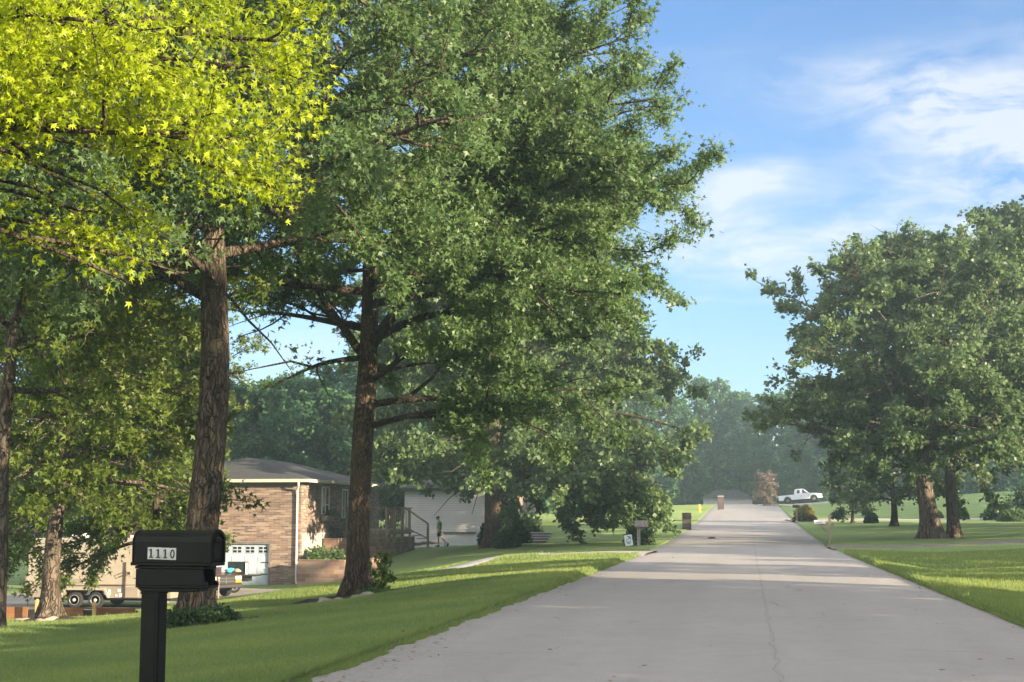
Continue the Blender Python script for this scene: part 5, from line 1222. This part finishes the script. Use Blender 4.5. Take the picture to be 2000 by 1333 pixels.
# ---------------------------------------------------------------- wooden mailbox with its rose bush and the yard sign
def wooden_mailbox():
    x, y = PX(1247, 70), 70.; z = g(x, y)
    rt = empty('wooden_mailbox', (x, y, z), R(3), 'grey wooden mailbox with shed roof on a post lettered down its face', 'mailbox')
    zt = PZ(1252, 1017, 70)-z
    lx0, lx1 = PX(1239, 70)-x, PX(1266, 70)-x
    b = MB(); b.b2(-.075, .075, -.075, .075, -.2, zt-.28); po = b.build('post', M['woodgray'], rt, .006)
    b = MB(); b.b2(lx0+.02, lx1-.04, -.17, .17, zt-.31, zt-.05); b.build('box', M['woodgray'], rt, .008)
    b = MB(); b.prism([(-.24, zt-.275), (0, zt+.0), (.24, zt-.275), (.24, zt-.30), (0, zt-.03), (-.24, zt-.30)], lx0, lx1, 'X'); b.build('roof', M['roofwood'], rt)
    b = MB(); b.prism([(.077, zt-.50), (.30, zt-.312), (.077, zt-.312)], -.04, .04, 'Y'); b.build('brace', M['woodgray'], rt)
    b = MB(); b.b2(lx1-.038, lx1-.01, -.14, .14, zt-.30, zt-.09); b.build('door', M['dark'], rt)
    q = MB(); yf = -.0785; s = .035; zz = zt-.36          # numerals 1 1 0 5 standing one above another
    for ch in '1105':
        if ch == '1': q.b2(-.008, .008, yf-.003, yf, zz-.075, zz)
        elif ch == '0': q.b2(-.028, -.014, yf-.003, yf, zz-.075, zz); q.b2(.014, .028, yf-.003, yf, zz-.075, zz); q.b2(-.0138, .0138, yf-.003, yf, zz-.014, zz); q.b2(-.0138, .0138, yf-.003, yf, zz-.075, zz-.061)
        else: q.b2(-.026, .026, yf-.003, yf, zz-.013, zz); q.b2(-.026, -.012, yf-.003, yf, zz-.036, zz-.0132); q.b2(-.026, .026, yf-.003, yf, zz-.048, zz-.0362); q.b2(.012, .026, yf-.003, yf, zz-.064, zz-.0482); q.b2(-.026, .026, yf-.003, yf, zz-.076, zz-.0642)
        zz -= .105
    q.build('number', M['ink'], po)
    # flag wire above
M['roofwood'] = pmat('mailbox_roof', (.20, .17, .155), .9, .2, 8, .4, 30)
wooden_mailbox()
M['leaf_white'] = leafmat('petal_white', (.6, .6, .55), (.75, .75, .7), .2); M['leaf_pink'] = leafmat('petal_pink', (.6, .25, .22), (.7, .35, .3), .2)
rb = shrub('rose_bush', PX(1256, 71.2), 71.2, .55, .45, .80, 2600, .10, 401, 'leaf_dark', 'dark rose bush with few pale blooms behind the wooden mailbox', lump=.3, shell=.5)
shrub_ = rb
def blooms(parent, pts, mt):
    rng = np.random.default_rng(9); C = []; D = []
    for p in pts:
        for k in range(14): C.append(np.array(p)+rng.normal(size=3)*.015); D.append(rng.normal(size=3))
    V, F, nv = leaves(rng, np.array(C), np.array(D), .05, 'oval', .2)
    mesh_np('bloom', V, F, M[mt], parent, tint=np.full(len(V), .5))
blooms(rb, [(.50, -.2, .75), (-.22, -.45, .25)], 'leaf_white'); blooms(rb, [(.30, -.42, .40), (.38, -.3, .36)], 'leaf_pink')
shrub('rose_bush', PX(1236, 71), 71, .38, .34, .85, 1500, .09, 402, 'leaf_dark', 'narrow dark rose bush between yard sign and wooden mailbox', lump=.3, shell=.5)
def yard_sign():
    x, y = PX(1229, 69.5), 69.5; z = g(x, y)
    rt = empty('yard_sign', (x, y, z), R(6), 'small tilted white yard sign with blue marks left of the wooden mailbox', 'sign'); rt.rotation_euler = (0, R(-8), R(6))
    b = MB(); b.b2(-.18, .18, -.008, .008, .06, .56); p = b.build('panel', M['signwhite'], rt, .003)
    b = MB(); random.seed(5)
    for (cx, cz, w_, h_, a) in ((.04, .47, .17, .05, .3), (.06, .41, .12, .07, -.3), (-.06, .36, .10, .03, .5), (-.04, .22, .14, .05, .2), (.07, .24, .06, .06, -.4), (.0, .16, .16, .025, .1), (-.09, .30, .05, .04, -.5), (.09, .34, .05, .03, .2)):
        b.box((cx, -.0095, cz), (w_, .002, h_), ry=a)
    b.build('printed_mark', M['signblue'], p)
    for s in (-.12, .12): b = MB(); b.tube([(s, 0, -.15), (s, 0, .06)], .006, 6); b.build('leg', M['dark'], rt)
M['signwhite'] = pmat('sign_white', (.55, .60, .62), .5, .04); M['signblue'] = pmat('sign_blue', (.12, .20, .28), .5, .3, 12)
yard_sign()
# ---------------------------------------------------------------- brick mailbox pillars, hydrant
def pillar(u0, u1, v0, v1, Y, mt, label, capc):
    a, c = PX(u0, Y), PX(u1, Y); x = (a+c)/2; z = g(x, Y); h = PZ((u0+u1)/2, v0, Y)-z; w_ = (c-a)/2
    rt = empty('brick_mailbox', (x, Y, z), R(4), label, 'mailbox')
    b = MB(); b.b2(-w_, w_, -w_, w_, -.3, h-.08); b.build('brick_pillar', M[mt], rt)
    b = MB(); b.prism([(-w_-.04, h-.078), (w_+.04, h-.078), (w_+.04, h-.03), (w_-.06, h+.01), (-w_+.06, h+.01), (-w_-.04, h-.03)], -w_-.04, w_+.04, 'Y'); b.build('cap', M[capc], rt, .01)
    b = MB(); b.b2(w_+.002, w_+.03, -.12, .12, h-.42, h-.18); b.build('mailbox_door', M['dark'], rt, .01)
M['dbrick'] = brickmat('dark_brick', [(.085, .06, .06), (.11, .075, .07), (.065, .05, .052)], .2, .075, (.10, .09, .085))
pillar(1332.5, 1349.5, 1002, 1033, 102, 'dbrick', 'dark brick mailbox pillar on the left verge below the hydrant', 'dbrick')
pillar(1402, 1414, 969, 988, 165, 'dbrick', 'brick mailbox pillar with pale cap at the crest left of the road', 'concrete')
def hydrant():
    x, y = PX(1366, 150), 150.; z = g(x, y)
    rt = empty('fire_hydrant', (x, y, z), 0, 'bright yellow fire hydrant on the sunlit verge', 'hydrant'); rt.scale = (1.15,)*3
    m = M['hyd']
    b = MB(); b.lathe([(.17, 0), (.17, .04), (.11, .05), (.105, .42), (.14, .43), (.14, .47), (.10, .475)], n=20); b.build('barrel', m, rt, smooth=False)
    b = MB(); b.lathe([(.13, .476), (.12, .54), (.08, .60), (.03, .63), (.03, .68), (.005, .69)], n=20); b.build('bonnet', m, rt)
    for s in (-1, 1): b = MB(); b.lathe([(.05, s*.10), (.05, s*.16), (.065, s*.165), (.065, s*.20), (.02, s*.21)], (0, 0, .34), 14, 'X'); b.build('side_nozzle', m, rt)
    b = MB(); b.lathe([(.07, -.10), (.07, -.17), (.085, -.175), (.085, -.22), (.02, -.23)], (0, 0, .30), 14, 'Y'); b.build('front_nozzle', m, rt)
M['hyd'] = pmat('hydrant_yellow', (.72, .50, .03), .45, .05)
hydrant()
# small clump lying on the road
xx = P(1390, 1056, 85); shrub('leaf_debris', PX(1390, 84), 84, .20, .12, .05, 110, .07, 501, 'leaf_red', 'small dark clump of leaves lying on the road', z=float(rzs(84))+.02, cat='debris')
# ---------------------------------------------------------------- right side objects
def white_mailbox():
    Y = 74.5; x, z = PX(1620, Y), g(PX(1620, Y), Y)
    rt = empty('post_mailbox', (x, Y, z), 0, 'white mailbox on a wooden arm sticking left from a tall post', 'mailbox')
    zt = PZ(1620, 1006, Y)-z; za = PZ(1620, 1021, Y)-z
    b = MB(); b.b2(-.055, .055, -.055, .055, -.2, zt); b.build('post', M['wood'], rt, .006)
    a, c = PX(1590, Y)-x, PX(1611.5, Y)-x
    b = MB(); b.b2(c-.35, .22, -.04, .04, za-.16, za-.07) ; b.build('arm', M['wood'], rt)
    b = MB(); b.tube([(-.05, 0, za-.5), (-.42, 0, za-.17)], .035, 6); b.build('brace', M['wood'], rt)
    n = 10; pr = [(-.09, za-.068)]+[(math.cos(math.pi-math.pi*k/n)*.09, za+.05+math.sin(math.pi*k/n)*.07) for k in range(n+1)]+[(.09, za-.068)]
    b = MB(); b.prism(pr, a, c, 'X'); bo = b.build('box', M['white'], rt, .008)
    b = MB(); b.prism([(q[0]*1.04, q[1]) for q in pr], a-.016, a-.002, 'X'); b.build('door', M['white'], rt, .004)
    b = MB()   # dark winding mark on its side
    for (cx, cz, w_, a_) in ((.12, .0, .07, .0), (.18, .02, .08, -.6), (.25, .03, .08, .3), (.31, .0, .07, .8), (.36, -.02, .05, .0)): b.box((a+cx, -.0915, za-.01+cz), (w_, .003, .018), ry=a_)
    b.build('painted_mark', M['ink'], bo)
white_mailbox()
def gold_bush():
    p = P(1572, 1013, 122); o = shrub('round_bush', p.x, p.y, .80, .8, 1.02, 4200, .13, 601, 'leaf_gold', 'round bush with golden top and purple-brown lower half at the road edge', lump=.1)
    rng = np.random.default_rng(3); n = 3800; D = unit(rng.normal(size=(n, 3))); D[:, 2] = np.abs(D[:, 2])
    C = D*np.array([.86, .86, .62])+rng.normal(size=(n, 3))*.05; C[:, 2] = np.maximum(C[:, 2], .02)
    V, F, nv = leaves(rng, C, D+rng.normal(size=(n, 3))*.6, .12, 'oval', .2); mesh_np('lower_foliage', V, F, M['leaf_purple'], o, tint=np.repeat(rng.uniform(size=n), nv))
M['leaf_purple'] = leafmat('leaf_purple', (.045, .035, .03), (.11, .075, .06), .2)
gold_bush()
def dark_mailbox():
    Y = 121.; x = PX(1556, Y); z = g(x, Y); h = PZ(1556, 986, Y)-z
    rt = empty('dark_mailbox', (x, Y, z), 0, 'dark brown mailbox on a thin post beside the golden bush', 'mailbox')
    b = MB(); b.b2(-.05, .05, -.05, .05, -.1, h-.25); b.build('post', M['wood'], rt); n = 8
    pr = [(-.10, h-.25)]+[(math.cos(math.pi-math.pi*k/n)*.10, h-.1+math.sin(math.pi*k/n)*.09) for k in range(n+1)]+[(.10, h-.25)]
    b = MB(); b.prism(pr, -.30, .22, 'X'); b.build('box', M['dbrick'], rt, .01); b = MB(); b.b2(-.312, -.302, -.09, .09, h-.24, h-.06); b.build('door', M['dark'], rt)
dark_mailbox()
for i, (u, v, Y, rx, rzz, mt, lab) in enumerate(((1702, 1019, 116, .48, .62, 'leaf_dark', 'small clipped round bush beside the thin driveway'), (1829, 1013, 127, .45, .5, 'leaf_dark', 'dark little bush between the two maple trunks'), (1877, 1013, 124, .62, .75, 'leaf_warm', 'green mound bush right of the slim maple trunk'),
        (1955, 1000, 122, 1.2, 1.0, 'leaf_dark', 'spreading dark juniper on the right lawn'), (1983, 1005, 117, 1.1, .7, 'leaf_maple', 'low green juniper near the right border'), (2003, 990, 128, 1.4, 2.0, 'leaf_dark', 'tall dark juniper at the right border'), (1975, 1003, 132, 1.0, .8, 'leaf_maple', 'flat juniper behind the other junipers'))):
    p = P(u, v, Y); shrub('shrub', p.x, p.y, rx, rx*.9, rzz, 2400, .13 if rx < 1 else .18, 700+i, mt, lab, lump=.1 if rx < .7 else .3)
# far low house and fence at the crest
def far_house():
    Y = 222.; a, c = PX(1374, Y), PX(1470, Y); z = 2.0; zt = PZ(1390, 974, Y)
    rt = empty('far_house', (a, Y, z), 0, 'low pale house front barely visible under the trees beyond the crest', 'house')
    b = MB(); b.b2(0, c-a, 0, 6, -1, zt-z); b.build('wall', M['siding'], rt)
    b = MB(); b.add([(-.4, -.5, zt-z), (c-a+.4, -.5, zt-z), (c-a+.4, 6.5, zt-z), (-.4, 6.5, zt-z), (2, 3, zt-z+1.3), (c-a-2, 3, zt-z+1.3)], [(0, 1, 5, 4), (1, 2, 5), (2, 3, 4, 5), (3, 0, 4), (0, 3, 2, 1)]); b.build('roof', M['roof'], rt)
    for k in range(3): b = MB(); b.b2(2+k*2.2, 3+k*2.2, -.05, -.002, .2, .9); b.build('window', M['glass'], rt)
far_house()
# ---------------------------------------------------------------- grass blades over the near lawns
def grass():
    rng = np.random.default_rng(12)
    bands = [(-14, -4.0, 12, 30, GRASS_N), (-20, -4.0, 30, 62, int(GRASS_N*1.0)), (-4.32, -3.9, 9, 60, int(GRASS_N*.16)), (3.7, 4.0, 16, 60, int(GRASS_N*.10)), (3.8, 12, 18, 62, int(GRASS_N*.7))]
    Xs, Ys = [], []
    for (xa, xb, ya, yb, n) in bands:
        t = rng.uniform(size=n); y = 1/(1/ya+(1/yb-1/ya)*t) if ya > 0 else ya+(yb-ya)*t
        x = rng.uniform(xa, xb, n)
        lx = np.tan(R(-34)); rx = np.tan(R(20))
        k = (x > y*lx-1.5) & (x < y*rx+1.5) & ((x < XL+.06+edge_wob(y, 1)) | (x > 3.66+edge_wob(y, 4)))
        Xs.append(x[k]); Ys.append(y[k])
    x = np.concatenate(Xs); y = np.concatenate(Ys)
    # keep off the mulch, the drives and the stones
    keep = np.ones(len(x), bool)
    for (cx, cy_, r_) in ((T2.x-.2, T2.y-.1, 1.6), (T1.x+.2, T1.y, .8), (B_.x, B_.y, .9)): keep &= np.hypot(x-cx, y-cy_) > r_
    keep &= ~((np.abs(y-57.6) < 1.9) & (x > -8) & (x < 0)); keep &= ~((np.abs(x+10.3) < .8) & (y > 49.5)); 
    x, y = x[keep], y[keep]; n = len(x); z = gz(x, y)
    inroad = (x > -4.08) & (x < 3.75); z = np.where(inroad, rzs(y)-.01, z)
    patch = np.sin(x*1.3+np.sin(y*.7)*2)*np.sin(y*.9+np.sin(x*.5))
    d = y/25.; ed = np.exp(-np.minimum(np.abs(x+4.1), np.abs(x-3.8))/.10); h = rng.uniform(.028, .062, n)*(1+1.2*ed*rng.uniform(size=n)**2)*(1+.9*(rng.uniform(size=n) < .012))*(1+.25*patch)*np.clip(d, .8, 1.5)*np.where(inroad, .8, 1)
    wv_ = .006*np.clip(d, .8, 3.2)*rng.uniform(.7, 1.3, n)
    a = rng.uniform(0, 6.28, n); ln = rng.normal(size=(n, 2))*.45*h[:, None]
    V = np.empty((n, 3, 3)); ca, sa = np.cos(a)*wv_, np.sin(a)*wv_
    V[:, 0] = np.stack([x-ca, y-sa, z-.01], -1); V[:, 1] = np.stack([x+ca, y+sa, z-.01], -1); V[:, 2] = np.stack([x+ln[:, 0], y+ln[:, 1], z+h], -1)
    tn = np.clip(rng.normal(.45, .2, n)+.25*patch, 0, 1)
    o = mesh_np('grass', V.reshape(-1, 3), np.arange(3*n).reshape(n, 3), M['blade'], tint=np.repeat(tn, 3))
    tag(o, 'short mown grass blades on the lawns beside the road', 'grass', kind='stuff')
M['blade'] = leafmat('grass_blade', (.115, .205, .070), (.31, .37, .11), .38, (.34, .36, .05), .6)
GRASS_N = 390000
grass()
def litter():
    rng = np.random.default_rng(77); n = 420; y = 1/(1/12+(1/60-1/12)*rng.uniform(size=n)); side = rng.uniform(size=n)
    x = np.where(side < .5, -4.0+np.abs(rng.normal(size=n))*.35*np.where(rng.uniform(size=n) < .7, 1, -3), np.where(side < .8, rng.uniform(-12, 3.7, n), 3.7-np.abs(rng.normal(size=n))*.3))
    z = np.where((x > -4.1) & (x < 3.8), rzs(y)-.012*(x/4)**2+.004, gz(x, y)+.03)
    C = np.stack([x, y, z], -1); D = np.stack([rng.normal(size=n), rng.normal(size=n), rng.normal(size=n)*.12], -1)
    V, F, nv = leaves(rng, C, D, .055, 'mid', .93)
    tag(mesh_np('leaf_litter', V, F, M['leaf_litter'], tint=np.repeat(rng.uniform(size=n), nv)), 'scattered dry leaf bits on the road edge and lawn', 'leaves', kind='stuff')
M['leaf_litter'] = leafmat('leaf_litter', (.09, .06, .03), (.26, .20, .09), .1)
litter()
# ---------------------------------------------------------------- the evening air
if HAZE > 0:
    b = MB(); b.b2(-170, 170, -75, 420, -5.5, 32); hz = b.build('haze', bpy.data.materials.new('haze_air')); tag(hz, 'pale evening haze', 'haze', kind='stuff')
    m = hz.data.materials[0]; m.use_nodes = True; N = NT(m.node_tree)
    pv = N.n('ShaderNodeVolumePrincipled'); pv.inputs['Color'].default_value = (.66, .90, .95, 1); pv.inputs['Density'].default_value = HAZE; pv.inputs['Anisotropy'].default_value = 0.25
    N.n('ShaderNodeOutputMaterial', i_1=pv.outputs[0])
